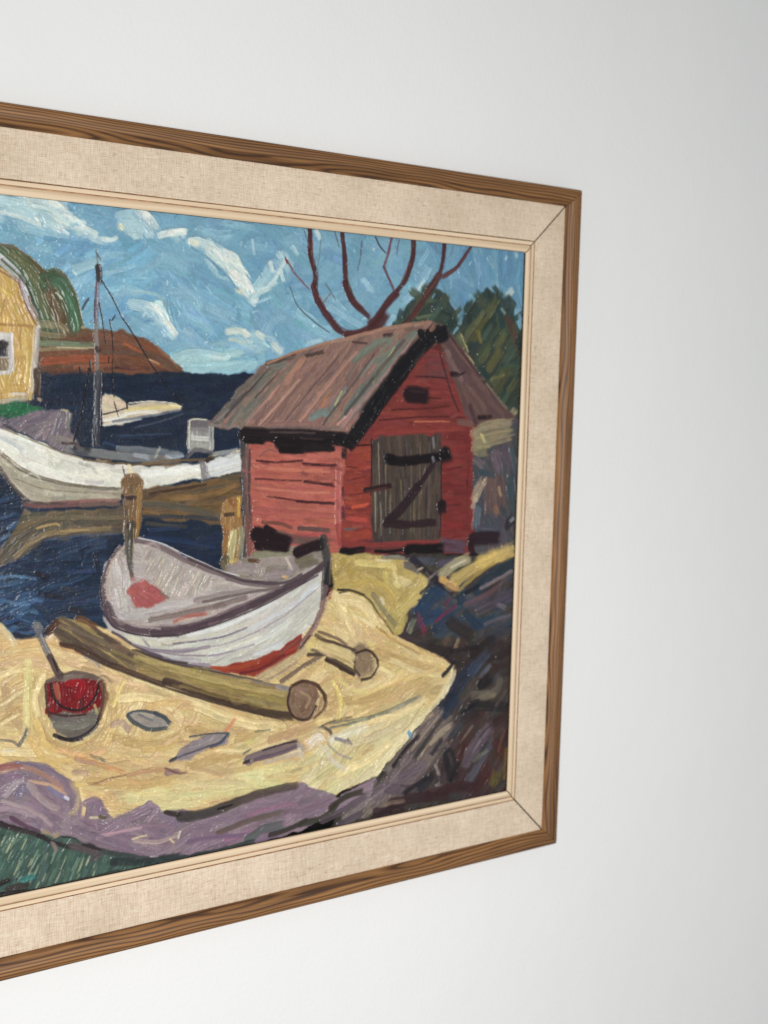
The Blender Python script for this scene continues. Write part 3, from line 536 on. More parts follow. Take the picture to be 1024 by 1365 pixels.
# ------------------------------------------------------------------ far sailing dinghy
FB = 'painted_dinghy'
F(FB, [(136, 528), (141, 524), (156, 530), (172, 538), (200, 536), (246, 540), (240, 546), (204, 553), (166, 563), (136, 570)], [(196, 182, 158), (206, 192, 166), (186, 172, 150)], [[(138, 540), (170, 544), (240, 542)]], 24, 5, 2.6, 8, h=.3)
for pts, w, c in [([(170, 546), (200, 544), (238, 541)], 6, (206, 190, 132)), ([(172, 537), (204, 535), (244, 539)], 2, (222, 216, 196)), ([(138, 560), (160, 556), (176, 550), (210, 549)], 5, (212, 210, 200)), ([(138, 567), (160, 563), (190, 558)], 4, (208, 206, 196)),
    ([(150, 562), (190, 556), (240, 547)], 3.5, (112, 118, 128)), ([(138, 552), (156, 548), (170, 543)], 2.2, (56, 48, 56)), ([(168, 535), (170, 546)], 2.4, (52, 44, 50)), ([(180, 570), (220, 560), (245, 551)], 3, (70, 78, 96)),
    ([(138, 530), (150, 534), (166, 540)], 6, (204, 184, 160)), ([(152, 536), (158, 556)], 2, (60, 50, 56)), ([(234, 536), (246, 542), (240, 544)], 3, (40, 44, 62)), ([(246, 548), (268, 540), (270, 530)], 2, (30, 34, 48)), ([(226, 540), (242, 542)], 2.5, (226, 216, 170))]:
    S(FB, pts, w, c, h=.34)
# ------------------------------------------------------------------ moored boat
SB = 'painted_sailing_boat'
g1 = [[(-60, 566), (0, 588), (60, 616), (120, 634), (200, 636), (320, 616)]]
F(SB, [(-70, 545), (0, 570), (20, 578), (50, 590), (80, 602), (110, 611), (150, 618), (200, 621), (240, 620), (272, 616), (290, 611), (322, 604), (322, 630), (276, 638), (240, 642), (200, 650), (160, 652), (100, 648), (60, 640), (28, 626), (0, 604), (-70, 570)],
  [(206, 205, 192), (214, 213, 202), (196, 195, 182), (220, 219, 210)], g1, 46, 7, 2.8, 4, .05, h=.3, br=.05)
g2 = [[(-60, 590), (0, 612), (30, 640), (80, 652), (160, 656)]]
F(SB, [(-70, 570), (0, 602), (28, 625), (60, 639), (100, 647), (164, 653), (162, 668), (120, 669), (70, 670), (40, 666), (20, 652), (2, 630), (-70, 600)], [(172, 165, 145), (160, 154, 136), (182, 174, 152), (150, 143, 130)], g2, 40, 5, 3.0, 5, .06, h=.28, br=.08)
for pts, w, c in [([(4, 604), (30, 624), (64, 638), (110, 647), (160, 651)], 2.2, (112, 100, 82)), ([(20, 638), (60, 652), (110, 656), (160, 658)], 2, (132, 122, 104)), ([(6, 572), (40, 586), (80, 602), (112, 611)], 2.2, (140, 124, 100)),
    ([(112, 612), (150, 617), (220, 620), (240, 617)], 3, (104, 84, 60)), ([(0, 622), (18, 648), (36, 666)], 3, (94, 84, 78)), ([(0, 590), (30, 612), (70, 628), (110, 636)], 6, (222, 222, 208)), ([(120, 628), (160, 636), (164, 636)], 8, (226, 224, 210)),
    ([(192, 632), (230, 628), (268, 624)], 10, (222, 223, 216)), ([(276, 622), (300, 616), (322, 610)], 12, (206, 210, 212)), ([(270, 618), (274, 642)], 9, (124, 118, 120)), ([(278, 634), (320, 622)], 3, (190, 196, 206)), ([(172, 622), (178, 640)], 7, (216, 204, 166)),
    ([(34, 672), (70, 673), (120, 670), (160, 669)], 8, (130, 86, 82)), ([(110, 674), (140, 672), (162, 672)], 6, (112, 92, 82)), ([(0, 582), (30, 600)], 5, (184, 190, 192)), ([(163, 622), (167, 636)], 2.5, (92, 66, 56))]:
    S(SB, pts, w, c, h=.3, br=.06)
for pts, w, c in [([(84, 590), (104, 592)], 4, (70, 56, 52)), ([(92, 598), (130, 604), (200, 612), (240, 612)], 11, (126, 126, 124)), ([(160, 598), (190, 600), (240, 606)], 9, (118, 122, 126)), ([(180, 606), (200, 610)], 6, (160, 166, 174)), ([(222, 608), (246, 606)], 7, (170, 176, 184)),
    ([(102, 598), (112, 600), (122, 602)], 10, (50, 50, 56)), ([(130, 612), (150, 614)], 4, (110, 82, 58)), ([(206, 610), (214, 594)], 3, (166, 164, 150)), ([(190, 618), (240, 614), (280, 612)], 4, (124, 100, 70)), ([(280, 610), (290, 604)], 5, (150, 134, 92)), ([(288, 606), (318, 600)], 7, (150, 152, 150)), ([(316, 602), (322, 600)], 4, (206, 190, 150))]:
    S(SB, pts, w, c, h=.3, br=.1)
CB = 'painted_sailing_boat/painted_cabin'
F(CB, [(252, 560), (258, 557), (276, 558), (284, 562), (284, 604), (250, 604)], [(150, 150, 146), (130, 128, 128), (164, 164, 158)], 88, 16, 5, 2.4, 10, h=.28)
for pts, w, c in [([(256, 564), (280, 566)], 9, (100, 94, 98)), ([(256, 572), (280, 574)], 5, (126, 120, 122)), ([(258, 584), (280, 585)], 7, (196, 196, 190)), ([(252, 596), (252, 566), (256, 559), (276, 559)], 2, (206, 200, 176)), ([(284, 566), (284, 600)], 3, (176, 174, 160)),
    ([(250, 608), (262, 600), (276, 602), (286, 606)], 6, (104, 100, 104)), ([(258, 594), (280, 594)], 5, (160, 160, 150)), ([(276, 614), (284, 610)], 5, (66, 50, 44))]:
    S(CB, pts, w, c, h=.3)
MA = 'painted_sailing_boat/painted_mast'
for pts, w, c in [([(127, 326), (129, 340), (131, 358)], 2.4, (116, 116, 120)), ([(128, 336), (135, 348)], 1.8, (70, 76, 86)), ([(131, 356), (132, 368), (132, 378)], 8, (52, 42, 44)), ([(129, 378), (128, 404), (127, 432)], 6, (112, 92, 102)), ([(126, 400), (126, 424)], 2.5, (72, 50, 58)),
    ([(128, 430), (129, 470), (130, 500)], 6, (124, 118, 116)), ([(129, 464), (131, 470)], 6, (62, 48, 46)), ([(131, 498), (130, 540), (128, 596)], 9, (78, 78, 84)), ([(127, 520), (125, 580)], 2.5, (120, 120, 124)), ([(134, 510), (132, 590)], 3, (56, 56, 66)),
    ([(110, 412), (114, 404), (119, 397)], 3.5, (64, 66, 78))]:
    S(MA, pts, w, c, h=.3, br=.12)
for pts, w in [([(136, 374), (150, 398), (163, 424)], 1.8), ([(163, 424), (182, 452), (198, 480), (212, 500)], 1.8), ([(212, 500), (224, 518), (238, 532)], 1.6), ([(132, 404), (137, 430), (141, 458)], 1.8), ([(146, 426), (150, 452), (151, 480)], 1.5), ([(150, 480), (150, 512), (152, 530)], 1.7),
    ([(118, 492), (116, 512), (108, 552), (98, 590)], 3.0), ([(106, 490), (108, 500)], 2.5), ([(154, 420), (148, 428)], 1.5), ([(145, 476), (145, 484)], 2), ([(120, 480), (121, 498)], 2)]:
    S(MA, pts, w, (36, 32, 36), h=.25, dry=.15, wet=.05)
# ------------------------------------------------------------------ mooring posts
PO = 'painted_post'
F(PO, [(163, 640), (170, 634), (184, 634), (190, 642), (188, 690), (184, 732), (166, 732), (165, 690)], [(126, 98, 68), (112, 86, 62), (138, 110, 78)], 92, 30, 6, 3, 5, .05, h=.3, br=.14)
for pts, w, c in [([(166, 642), (188, 640)], 8, (120, 94, 68)), ([(164, 662), (182, 664)], 6, (58, 46, 48)), ([(166, 660), (184, 658)], 3, (132, 108, 82)), ([(184, 650), (184, 690), (182, 726)], 5, (150, 112, 64)), ([(168, 668), (168, 720)], 5, (104, 84, 68)), ([(174, 720), (180, 712)], 5, (70, 60, 54))]:
    S(PO, pts, w, c, h=.3)
# ------------------------------------------------------------------ trees behind the boathouse
TR = 'painted_trees'
F(TR, [(528, 436), (540, 408), (560, 392), (580, 384), (598, 398), (608, 420), (606, 436), (622, 416), (636, 398), (652, 386), (670, 396), (684, 418), (692, 440), (705, 470), (705, 640), (640, 620), (590, 470), (560, 445)],
  [(64, 78, 70), (54, 68, 66), (78, 86, 68), (52, 62, 60)], -52, 26, 8, 2.8, 22, .25, h=.3, br=.14)
for pts, w, c in [([(632, 450), (644, 426), (650, 416)], 12, (92, 90, 56)), ([(640, 470), (664, 440), (670, 432)], 10, (70, 82, 66)), ([(652, 490), (668, 464)], 12, (98, 94, 60)), ([(620, 430), (640, 400), (652, 390)], 10, (60, 74, 64)), ([(664, 410), (670, 440)], 9, (44, 72, 74)),
    ([(676, 425), (686, 450)], 9, (92, 68, 58)), ([(684, 430), (690, 470)], 7, (104, 66, 56)), ([(660, 520), (680, 490)], 12, (84, 82, 58)), ([(672, 540), (690, 505)], 10, (60, 66, 56)), ([(640, 490), (650, 505)], 9, (52, 72, 72)), ([(668, 480), (690, 470)], 8, (72, 78, 62)),
    ([(610, 450), (620, 474)], 8, (96, 100, 72)), ([(614, 446), (624, 470)], 3, (168, 160, 110)), ([(548, 414), (570, 400), (590, 404)], 6, (84, 102, 80)), ([(556, 424), (580, 420)], 5, (100, 110, 84)), ([(590, 410), (604, 426)], 8, (48, 60, 56)), ([(570, 430), (600, 440)], 6, (70, 88, 78)),
    ([(650, 388), (636, 400), (624, 418)], 3.5, (64, 44, 42)), ([(668, 412), (674, 420)], 5, (120, 140, 140)), ([(630, 500), (646, 530)], 7, (96, 106, 84)), ([(676, 560), (688, 545)], 10, (150, 138, 110)), ([(680, 580), (692, 560)], 8, (76, 92, 84)), ([(640, 455), (636, 440)], 6, (112, 104, 60)), ([(655, 505), (672, 500)], 4, (120, 116, 78))]:
    S(TR, pts, w, c, h=.32, br=.14)
for x, y in [(530, 428), (538, 412), (548, 402), (560, 393), (574, 386), (590, 390), (600, 402), (608, 418), (618, 420), (626, 408), (636, 398), (648, 388), (662, 390), (674, 402), (684, 416), (692, 436), (600, 438), (586, 402), (644, 404), (690, 452)]:
    for _ in range(3):
        dx, dy = rng.normal(0, 4, 2); S(TR, [(x+dx, y+dy+8), (x+dx+rng.normal(0, 6), y+dy-rng.uniform(0, 5))], rng.uniform(6, 12), [(56, 74, 68), (66, 84, 76), (48, 62, 60), (76, 86, 70), (58, 76, 78)][rng.integers(5)], h=.32, dry=.3)
for x, y in [(556, 410), (580, 416), (626, 440), (640, 420), (658, 404), (668, 450), (648, 470), (680, 470), (664, 500), (650, 440), (684, 510), (672, 530)]:
    S(TR, [(x-6, y+10), (x+6, y-8)], rng.uniform(7, 11), [(76, 96, 84), (96, 98, 66), (58, 84, 86), (104, 106, 76), (112, 86, 66)][rng.integers(5)], h=.32, dry=.3, wet=.25)
for pts, w in [([(612, 432), (616, 420)], 5), ([(604, 444), (610, 436)], 4), ([(692, 420), (694, 440)], 5), ([(576, 396), (580, 390)], 3)]: S(SKY, pts, w, (112, 154, 176), h=.28)
BT = 'painted_bare_tree'
S(BT, [(496, 440), (504, 430), (512, 416)], 17, (84, 44, 45), h=.34, dry=.05); S(BT, [(474, 448), (492, 444), (506, 438)], 12, (88, 50, 50), h=.34, dry=.1)
BR = (82, 42, 44)
for pts, w, w2, c in [([(413, 306), (413, 336), (420, 366), (419, 384)], 6, 8, BR), ([(418, 382), (424, 402), (438, 424), (452, 440), (470, 446)], 8, 10, BR), ([(462, 447), (484, 442), (498, 432), (510, 420)], 8, 9, (88, 50, 50)), ([(456, 310), (459, 345), (460, 380)], 6, 8, BR),
    ([(460, 378), (468, 398), (480, 412), (494, 424)], 9, 7, BR), ([(551, 318), (549, 345), (540, 372), (526, 392)], 7, 7, BR), ([(528, 390), (516, 404), (502, 424), (490, 434)], 8, 12, BR), ([(522, 316), (516, 340), (511, 356)], 4, 4, (112, 74, 84)), ([(511, 356), (518, 372), (525, 388)], 4, 4, (112, 74, 80)),
    ([(592, 325), (589, 350), (584, 368)], 6, 6, BR), ([(584, 368), (572, 386), (560, 406), (546, 424), (534, 434)], 8, 6, (90, 52, 52)), ([(628, 328), (616, 346), (606, 358), (588, 370)], 4, 6, (96, 56, 56)), ([(500, 316), (506, 328), (514, 338)], 2, 2, (70, 66, 72)), ([(382, 347), (394, 366), (412, 386)], 3, 2.4, (120, 86, 90)),
    ([(380, 344), (383, 352)], 3, 3, (120, 60, 60)), ([(386, 382), (398, 410), (420, 430), (440, 444)], 1.5, 2, (84, 98, 108)), ([(434, 378), (448, 402)], 2, 1.6, (100, 116, 126)), ([(482, 322), (480, 342), (476, 362)], 3, 2, (98, 112, 132)), ([(532, 320), (528, 340)], 2, 2, (100, 108, 128)), ([(446, 308), (452, 330)], 2, 2, (96, 110, 120)),
    ([(428, 316), (424, 350), (420, 366)], 1.5, 1.5, (100, 120, 134)), ([(580, 326), (582, 340)], 1.6, 1.6, (110, 120, 140)), ([(604, 328), (600, 342)], 1.6, 1.6, (110, 130, 150)), ([(440, 392), (430, 404)], 1.4, 1.4, (110, 96, 100)), ([(405, 306), (412, 330)], 1.6, 1.4, (96, 112, 124))]:
    S(BT, pts, w*1.12, c, w2=w2*1.12, h=.34, br=.2, dry=.22, wet=.08)
for pts in [[(416, 318), (418, 356)], [(424, 394), (436, 414)], [(462, 350), (464, 376)], [(546, 350), (534, 376)], [(474, 400), (486, 412)], [(580, 376), (560, 400)]]:
    S(BT, pts, 1.8, (128, 84, 80), h=.3, dry=.4)
# ------------------------------------------------------------------ boathouse roof and walls
BH = 'painted_boathouse'
F(BH, [(326, 575), (440, 540), (578, 440), (600, 444), (640, 545), (634, 738), (328, 742)], [(110, 52, 52), (100, 48, 50)], 0, 30, 8, 1.2, 8)
RO = BH+'/painted_roof'
F(RO, [(276, 566), (300, 540), (330, 506), (354, 484), (400, 467), (460, 452), (520, 436), (576, 428), (596, 440), (540, 500), (480, 578), (330, 574)],
  [(148, 112, 100), (136, 104, 94), (160, 122, 108), (128, 98, 92), (116, 98, 92)], [[(290, 560), (362, 484)], [(340, 570), (430, 468)], [(400, 570), (490, 455)], [(465, 570), (580, 440)]], 44, 5, 3.4, 5, .06, h=.28, br=.16)
F(RO, [(278, 566), (300, 540), (330, 506), (352, 488), (380, 484), (350, 530), (320, 568)], [(108, 106, 100), (96, 96, 92), (122, 116, 108), (104, 96, 90)], [[(282, 564), (362, 488)], [(318, 566), (376, 488)]], 40, 5, 2.6, 4, .05, h=.28, br=.14, base=False)
F(RO, [(530, 440), (560, 440), (530, 478), (470, 556), (450, 560), (480, 505)], [(110, 122, 112), (96, 112, 106), (134, 118, 112), (122, 128, 116)], [[(460, 556), (550, 442)]], 36, 5, 2.2, 4, .05, h=.28, br=.14, base=False)
for pts, w, c in [([(356, 484), (372, 480), (394, 474)], 6, (76, 66, 62)), ([(356, 484), (400, 467), (440, 456)], 3.5, (172, 124, 96)), ([(440, 456), (480, 447), (524, 436), (566, 429)], 5, (164, 126, 106)), ([(402, 476), (418, 472), (432, 468)], 5, (78, 62, 58)), ([(360, 490), (384, 484)], 8, (110, 114, 106)),
    ([(428, 542), (434, 530), (442, 520)], 2.2, (188, 110, 54)), ([(416, 556), (428, 550), (442, 552)], 10, (112, 132, 128)), ([(440, 545), (452, 528), (462, 514)], 7, (112, 128, 126)), ([(446, 540), (456, 520)], 2.2, (190, 180, 120)), ([(404, 478), (390, 496), (380, 510)], 8, (168, 124, 104)),
    ([(330, 560), (356, 530), (372, 512)], 5, (172, 128, 116)), ([(345, 566), (374, 534), (400, 504)], 4, (186, 146, 130)), ([(376, 500), (384, 496)], 3, (196, 150, 120)), ([(340, 530), (366, 502)], 2.2, (74, 68, 66)), ([(300, 552), (330, 520)], 3, (84, 82, 82)), ([(290, 560), (306, 545)], 3, (148, 140, 134)),
    ([(332, 571), (380, 570), (456, 571)], 4, (112, 96, 92)), ([(356, 566), (400, 564), (440, 566)], 5, (140, 106, 100)), ([(456, 568), (478, 540), (520, 490), (548, 456)], 5, (160, 124, 122)), ([(450, 566), (470, 545)], 4, (206, 150, 140)), ([(496, 510), (526, 462)], 2.2, (178, 170, 110)), ([(520, 476), (546, 450)], 4, (146, 112, 104)),
    ([(512, 448), (524, 446)], 5, (72, 52, 52)), ([(470, 456), (490, 458)], 3, (84, 62, 58)), ([(470, 480), (500, 460), (520, 452)], 9, (112, 122, 110)), ([(480, 500), (500, 476)], 6, (124, 130, 120)), ([(540, 440), (566, 436)], 5, (120, 96, 88)), ([(280, 566), (320, 570)], 3, (130, 124, 118))]:
    S(RO, pts, w, c, h=.3, br=.12)
F(BH, [(326, 590), (462, 596), (458, 738), (330, 738)], [(172, 94, 84), (182, 106, 92), (160, 84, 76), (174, 96, 82)], 3, 40, 6, 3.4, 4, .05, h=.28, br=.1)
for pts, w, c in [([(342, 614), (370, 616), (404, 614)], 3, (78, 36, 40)), ([(404, 618), (430, 620), (450, 620)], 4, (66, 32, 38)), ([(340, 638), (380, 640), (404, 641)], 2.6, (96, 46, 48)), ([(406, 642), (444, 646)], 4, (60, 30, 36)), ([(356, 662), (400, 668)], 2.8, (84, 40, 42)), ([(396, 668), (446, 671)], 4, (66, 32, 38)),
    ([(344, 622), (380, 626), (440, 628)], 6, (196, 120, 98)), ([(344, 650), (400, 656), (440, 656)], 4, (196, 122, 102)), ([(340, 680), (400, 684), (444, 686)], 8, (170, 92, 84)), ([(344, 602), (400, 604)], 6, (178, 102, 92)), ([(410, 608), (446, 610)], 6, (186, 106, 94)),
    ([(350, 696), (372, 698), (390, 704)], 5, (112, 72, 62)), ([(398, 704), (424, 706), (440, 708)], 6, (92, 74, 72)), ([(396, 714), (440, 712)], 5, (176, 84, 82)), ([(360, 712), (400, 720), (440, 724)], 10, (100, 82, 78)), ([(452, 620), (450, 660), (450, 700)], 8, (182, 104, 98)), ([(450, 700), (455, 730)], 8, (160, 72, 70))]:
    S(BH, pts, w, c, h=.3, br=.1)
for pts, w, c in [([(326, 594), (328, 650), (328, 700), (326, 745)], 9, (104, 88, 84)), ([(333, 600), (332, 660), (334, 700)], 4, (88, 62, 66)), ([(322, 580), (324, 610)], 7, (76, 72, 76)), ([(330, 690), (334, 745)], 8, (124, 82, 74))]:
    S(BH, pts, w, c, h=.28)
# gable front
F(BH, [(574, 462), (600, 478), (618, 530), (632, 566), (630, 738), (456, 738), (460, 596), (478, 592), (530, 510)], [(134, 60, 57), (126, 54, 53), (142, 66, 60), (130, 58, 57)], 1, 36, 6, 3.2, 4, .05, h=.28, br=.1)
F(BH, [(460, 598), (496, 590), (494, 722), (458, 724)], [(154, 68, 56), (162, 74, 56), (146, 62, 54)], -3, 20, 6, 2.6, 6, .06, h=.28, br=.1, base=False)
F(BH, [(590, 575), (630, 570), (626, 720), (588, 722)], [(128, 52, 50), (136, 56, 52), (120, 48, 48)], -2, 20, 6, 2.2, 6, .06, h=.28, br=.1, base=False)
F(BH, [(572, 468), (592, 478), (600, 505), (545, 510)], [(122, 68, 68), (112, 64, 66)], 0, 20, 6, 2.2, 6, .06, h=.25, br=.1, base=False)
for pts, w, c in [([(554, 502), (576, 503), (596, 504)], 2.2, (70, 34, 40)), ([(522, 546), (560, 545), (600, 541)], 2.4, (86, 38, 40)), ([(505, 560), (560, 556), (620, 556)], 2.4, (92, 38, 40)), ([(552, 562), (600, 562)], 2, (196, 120, 84)), ([(500, 576), (560, 574), (620, 572)], 6, (146, 64, 58)),
    ([(536, 532), (546, 531)], 1.6, (64, 34, 38)), ([(570, 530), (588, 531)], 1.8, (70, 36, 40)), ([(540, 528), (534, 536)], 2, (180, 90, 84)), ([(462, 622), (478, 624)], 2, (96, 46, 44)), ([(464, 640), (490, 634)], 2.2, (112, 48, 44)), ([(466, 660), (492, 656)], 2.2, (112, 48, 44)), ([(470, 676), (492, 672)], 5, (188, 84, 60)),
    ([(464, 690), (490, 694)], 6, (176, 76, 68)), ([(460, 706), (476, 704)], 4, (104, 92, 92)), ([(596, 626), (616, 622)], 2.2, (96, 40, 44)), ([(592, 646), (618, 648)], 2.6, (110, 44, 48)), ([(594, 674), (616, 672)], 2.2, (96, 40, 44)), ([(622, 640), (624, 660)], 3, (70, 32, 38)), ([(600, 600), (622, 598)], 6, (138, 54, 52)), ([(594, 700), (618, 702)], 8, (140, 50, 50)),
    ([(612, 562), (634, 566)], 8, (120, 92, 86)), ([(600, 556), (612, 552)], 4, (134, 72, 68)), ([(622, 580), (624, 620), (622, 700)], 5, (124, 50, 50))]:
    S(BH, pts, w, c, h=.3, br=.1)
S(BH, [(459, 592), (458, 612)], 7, (40, 30, 36)); S(BH, [(457, 650), (457, 668)], 4, (96, 46, 56)); S(BH, [(456, 676), (457, 692)], 5, (92, 48, 62)); S(BH, [(476, 594), (494, 593)], 3, (50, 30, 34)); S(BH, [(442, 622), (450, 620)], 4, (96, 44, 48)); S(BH, [(440, 646), (446, 648)], 3, (96, 44, 48))
WN = BH+'/painted_hatch'
S(WN, [(545, 526), (570, 528)], 19, (46, 30, 36), h=.35, dry=.05, wet=0); S(WN, [(546, 521), (568, 522)], 4, (66, 42, 46), h=.3)
# right roof slope
F(RO, [(584, 452), (598, 442), (616, 462), (648, 512), (676, 546), (694, 562), (676, 570), (636, 566), (620, 552), (606, 510)], [(108, 82, 80), (98, 74, 74), (120, 92, 88), (90, 68, 68)], [[(590, 455), (630, 540), (640, 560)], [(600, 450), (650, 520), (685, 558)]], 36, 6, 3, 5, .05, h=.28, br=.1)
for pts, w, c in [([(596, 470), (606, 492), (616, 510)], 7, (124, 98, 96)), ([(602, 498), (612, 500)], 6, (44, 30, 34)), ([(612, 500), (620, 496)], 3, (52, 36, 38)), ([(638, 556), (656, 556)], 6, (48, 30, 34)), ([(630, 520), (648, 548)], 8, (116, 88, 84)), ([(586, 470), (600, 520), (612, 550)], 3, (70, 44, 48)), ([(600, 448), (630, 490), (660, 530)], 3, (74, 52, 52)),
    ([(620, 470), (632, 486)], 2.5, (176, 168, 120)), ([(640, 568), (672, 566)], 4, (112, 80, 72)), ([(648, 512), (676, 546)], 3.5, (128, 112, 96)), ([(626, 540), (634, 566)], 6, (84, 58, 58))]:
    S(RO, pts, w, c, h=.3)
BB = BH+'/painted_bargeboard'
BK = (28, 26, 31)
for pts, w in [([(580, 444), (560, 462), (530, 498)], 20), ([(540, 486), (510, 526), (488, 556)], 22), ([(500, 540), (480, 570), (466, 590)], 19), ([(570, 446), (594, 440)], 11), ([(586, 450), (594, 444)], 14), ([(560, 444), (572, 456)], 10), ([(520, 512), (500, 545)], 14)]:
    S(BB, pts, w, BK, h=.42, br=.3, dry=.04, wet=.02)
for pts, w, c in [([(326, 578), (360, 580), (400, 581), (462, 584)], 15, (38, 30, 34)), ([(328, 586), (352, 588)], 9, (34, 28, 32)), ([(372, 590), (400, 594), (442, 592)], 15, (34, 26, 30)), ([(374, 600), (404, 600)], 8, (34, 26, 30)), ([(420, 598), (446, 598)], 6, (40, 30, 34)), ([(450, 586), (470, 590)], 14, (30, 26, 30)), ([(360, 576), (420, 577)], 3, (76, 62, 62)), ([(400, 584), (430, 586)], 3, (66, 50, 50)),
    ([(462, 590), (470, 596)], 10, (28, 24, 28))]:
    S(BB, pts, w, c, h=.4, br=.28, dry=.05, wet=.03)
S(BB, [(574, 440), (580, 434)], 6, (150, 112, 92)); S(BB, [(566, 464), (532, 506)], 2, (66, 62, 66), dry=.5)
DO = BH+'/painted_door'
F(DO, [(495, 586), (520, 582), (588, 580), (586, 720), (496, 722)], [(82, 68, 62), (94, 80, 70), (70, 60, 56), (78, 70, 68), (88, 72, 62)], 91, 44, 4.5, 4, 2, .02, h=.28, br=.22)
for pts, w, c in [([(504, 590), (506, 660)], 2, (150, 138, 112)), ([(500, 650), (500, 710)], 2.4, (146, 138, 116)), ([(514, 620), (514, 690)], 1.8, (132, 118, 94)), ([(534, 640), (536, 690)], 1.8, (140, 122, 92)), ([(560, 590), (558, 700)], 2, (120, 104, 84)), ([(548, 600), (547, 710)], 2.2, (108, 94, 78)), ([(572, 590), (571, 715)], 3, (100, 92, 88)), ([(577, 584), (578, 600)], 4, (120, 124, 128)),
    ([(495, 584), (495, 620), (494, 662)], 2.5, (40, 32, 34)), ([(588, 610), (588, 660), (586, 720)], 2.4, (48, 34, 38)), ([(528, 650), (528, 716)], 2, (60, 50, 50)), ([(540, 590), (541, 640)], 2, (64, 56, 54)), ([(568, 650), (567, 716)], 2.2, (58, 48, 50)), ([(512, 600), (511, 640)], 2, (58, 52, 52)), ([(552, 650), (551, 712)], 2, (116, 100, 76)), ([(520, 660), (519, 712)], 2, (120, 108, 88)), ([(507, 670), (508, 715)], 2.5, (128, 120, 104))]:
    S(DO, pts, w, c, h=.28, br=.2, dry=.4)
HI = BH+'/painted_hinge'
for pts, w, c in [([(519, 612), (530, 615), (560, 612), (590, 608)], 8, (30, 22, 28)), ([(517, 611), (524, 614)], 9, (28, 20, 26)), ([(592, 604), (594, 612)], 12, (30, 22, 28)), ([(578, 614), (568, 632), (552, 654)], 6, (56, 38, 44)), ([(556, 650), (536, 676), (514, 698)], 9, (52, 36, 42)), ([(514, 698), (540, 699), (580, 696)], 7, (54, 36, 42)), ([(486, 653), (504, 650), (522, 647)], 5, (58, 34, 38)), ([(488, 655), (515, 651)], 3, (86, 50, 52)), ([(588, 673), (589, 682)], 10, (40, 26, 32)), ([(576, 610), (578, 616)], 4, (110, 112, 120))]:
    S(HI, pts, w*1.3, c, h=.4, br=.2, dry=.05, wet=.03)
for pts, w, c in [([(458, 724), (490, 726), (540, 724), (586, 722)], 6, (140, 60, 58)), ([(500, 720), (512, 721)], 5, (70, 62, 64)), ([(490, 732), (530, 731), (556, 729)], 5, (104, 58, 56)), ([(590, 726), (606, 728), (622, 730)], 15, (88, 80, 100)), ([(586, 718), (588, 730)], 4, (120, 92, 66))]:
    S(BH, pts, w, c, h=.3)
for pts, w in [([(456, 736), (470, 735), (486, 734)], 9), ([(500, 735), (520, 735), (540, 733)], 4), ([(543, 733), (566, 732), (590, 731)], 12)]: S(BH, pts, w, (28, 22, 26), h=.36, dry=.05, wet=.02)
# stone wall at the right of the boathouse
SW = 'painted_stone_wall'
F(SW, [(630, 572), (645, 564), (685, 558), (705, 560), (705, 745), (632, 740)], [(76, 86, 92), (92, 82, 90), (68, 74, 84), (100, 84, 82)], 75, 24, 7, 2.8, 22, .2, h=.3, br=.14)
for pts, w, c in [([(634, 578), (650, 570), (684, 566)], 12, (164, 148, 112)), ([(636, 590), (660, 584), (684, 578)], 12, (156, 142, 106)), ([(634, 600), (652, 600)], 10, (150, 140, 104)), ([(640, 580), (646, 592)], 4, (184, 172, 120)), ([(660, 606), (666, 630)], 9, (112, 92, 104)), ([(672, 606), (682, 620)], 8, (100, 84, 96)), ([(634, 614), (646, 624)], 7, (120, 108, 112)), ([(682, 600), (690, 640)], 6, (78, 92, 100)),
    ([(654, 640), (654, 690)], 13, (114, 86, 80)), ([(666, 640), (668, 680)], 9, (104, 80, 78)), ([(664, 650), (668, 664)], 4, (176, 152, 112)), ([(660, 676), (664, 690)], 5, (140, 104, 80)), ([(632, 664), (640, 646), (646, 636)], 8, (186, 162, 130)), ([(630, 676), (634, 660)], 5, (176, 168, 150)), ([(636, 680), (634, 706)], 8, (96, 110, 122)), ([(640, 630), (660, 634)], 5, (60, 76, 90)),
    ([(680, 640), (686, 700)], 9, (62, 80, 86)), ([(676, 700), (684, 690)], 9, (44, 42, 50)), ([(640, 704), (664, 706)], 8, (82, 82, 98)), ([(664, 690), (672, 705)], 7, (80, 76, 90)), ([(681, 694), (685, 690)], 4, (150, 144, 146))]:
    S(SW, pts, w*1.35, c, h=.34, br=.12, wet=.28, dry=.4)
for pts, w in [([(630, 718), (646, 717), (664, 716)], 15), ([(626, 726), (630, 740)], 9)]: S(SW, pts, w, (44, 28, 36), h=.36, dry=.05)
# ------------------------------------------------------------------ beach and rocks
RK = 'painted_rocks'
F(RK, [(500, 742), (560, 738), (640, 742), (710, 735), (710, 1075), (560, 1100), (430, 1112), (480, 1050), (540, 985), (606, 890), (530, 850)], [(76, 66, 62), (64, 55, 52), (92, 80, 72), (62, 62, 64)], -50, 34, 9, 2.8, 22, .2, h=.3, br=.16)
F(RK, [(540, 790), (600, 770), (640, 800), (690, 755), (694, 830), (640, 850), (560, 850)], [(54, 70, 88), (62, 76, 92), (78, 72, 76), (92, 88, 86)], -35, 26, 8, 2.0, 25, .2, h=.32, br=.16, base=False)
F(RK, [(436, 1108), (490, 1046), (545, 985), (584, 940), (606, 956), (596, 1006), (560, 1046), (500, 1084)], [(116, 104, 98), (132, 118, 104), (100, 88, 88), (118, 104, 106)], -46, 40, 10, 2.2, 9, .1, h=.36, br=.14, base=False, wet=.2)
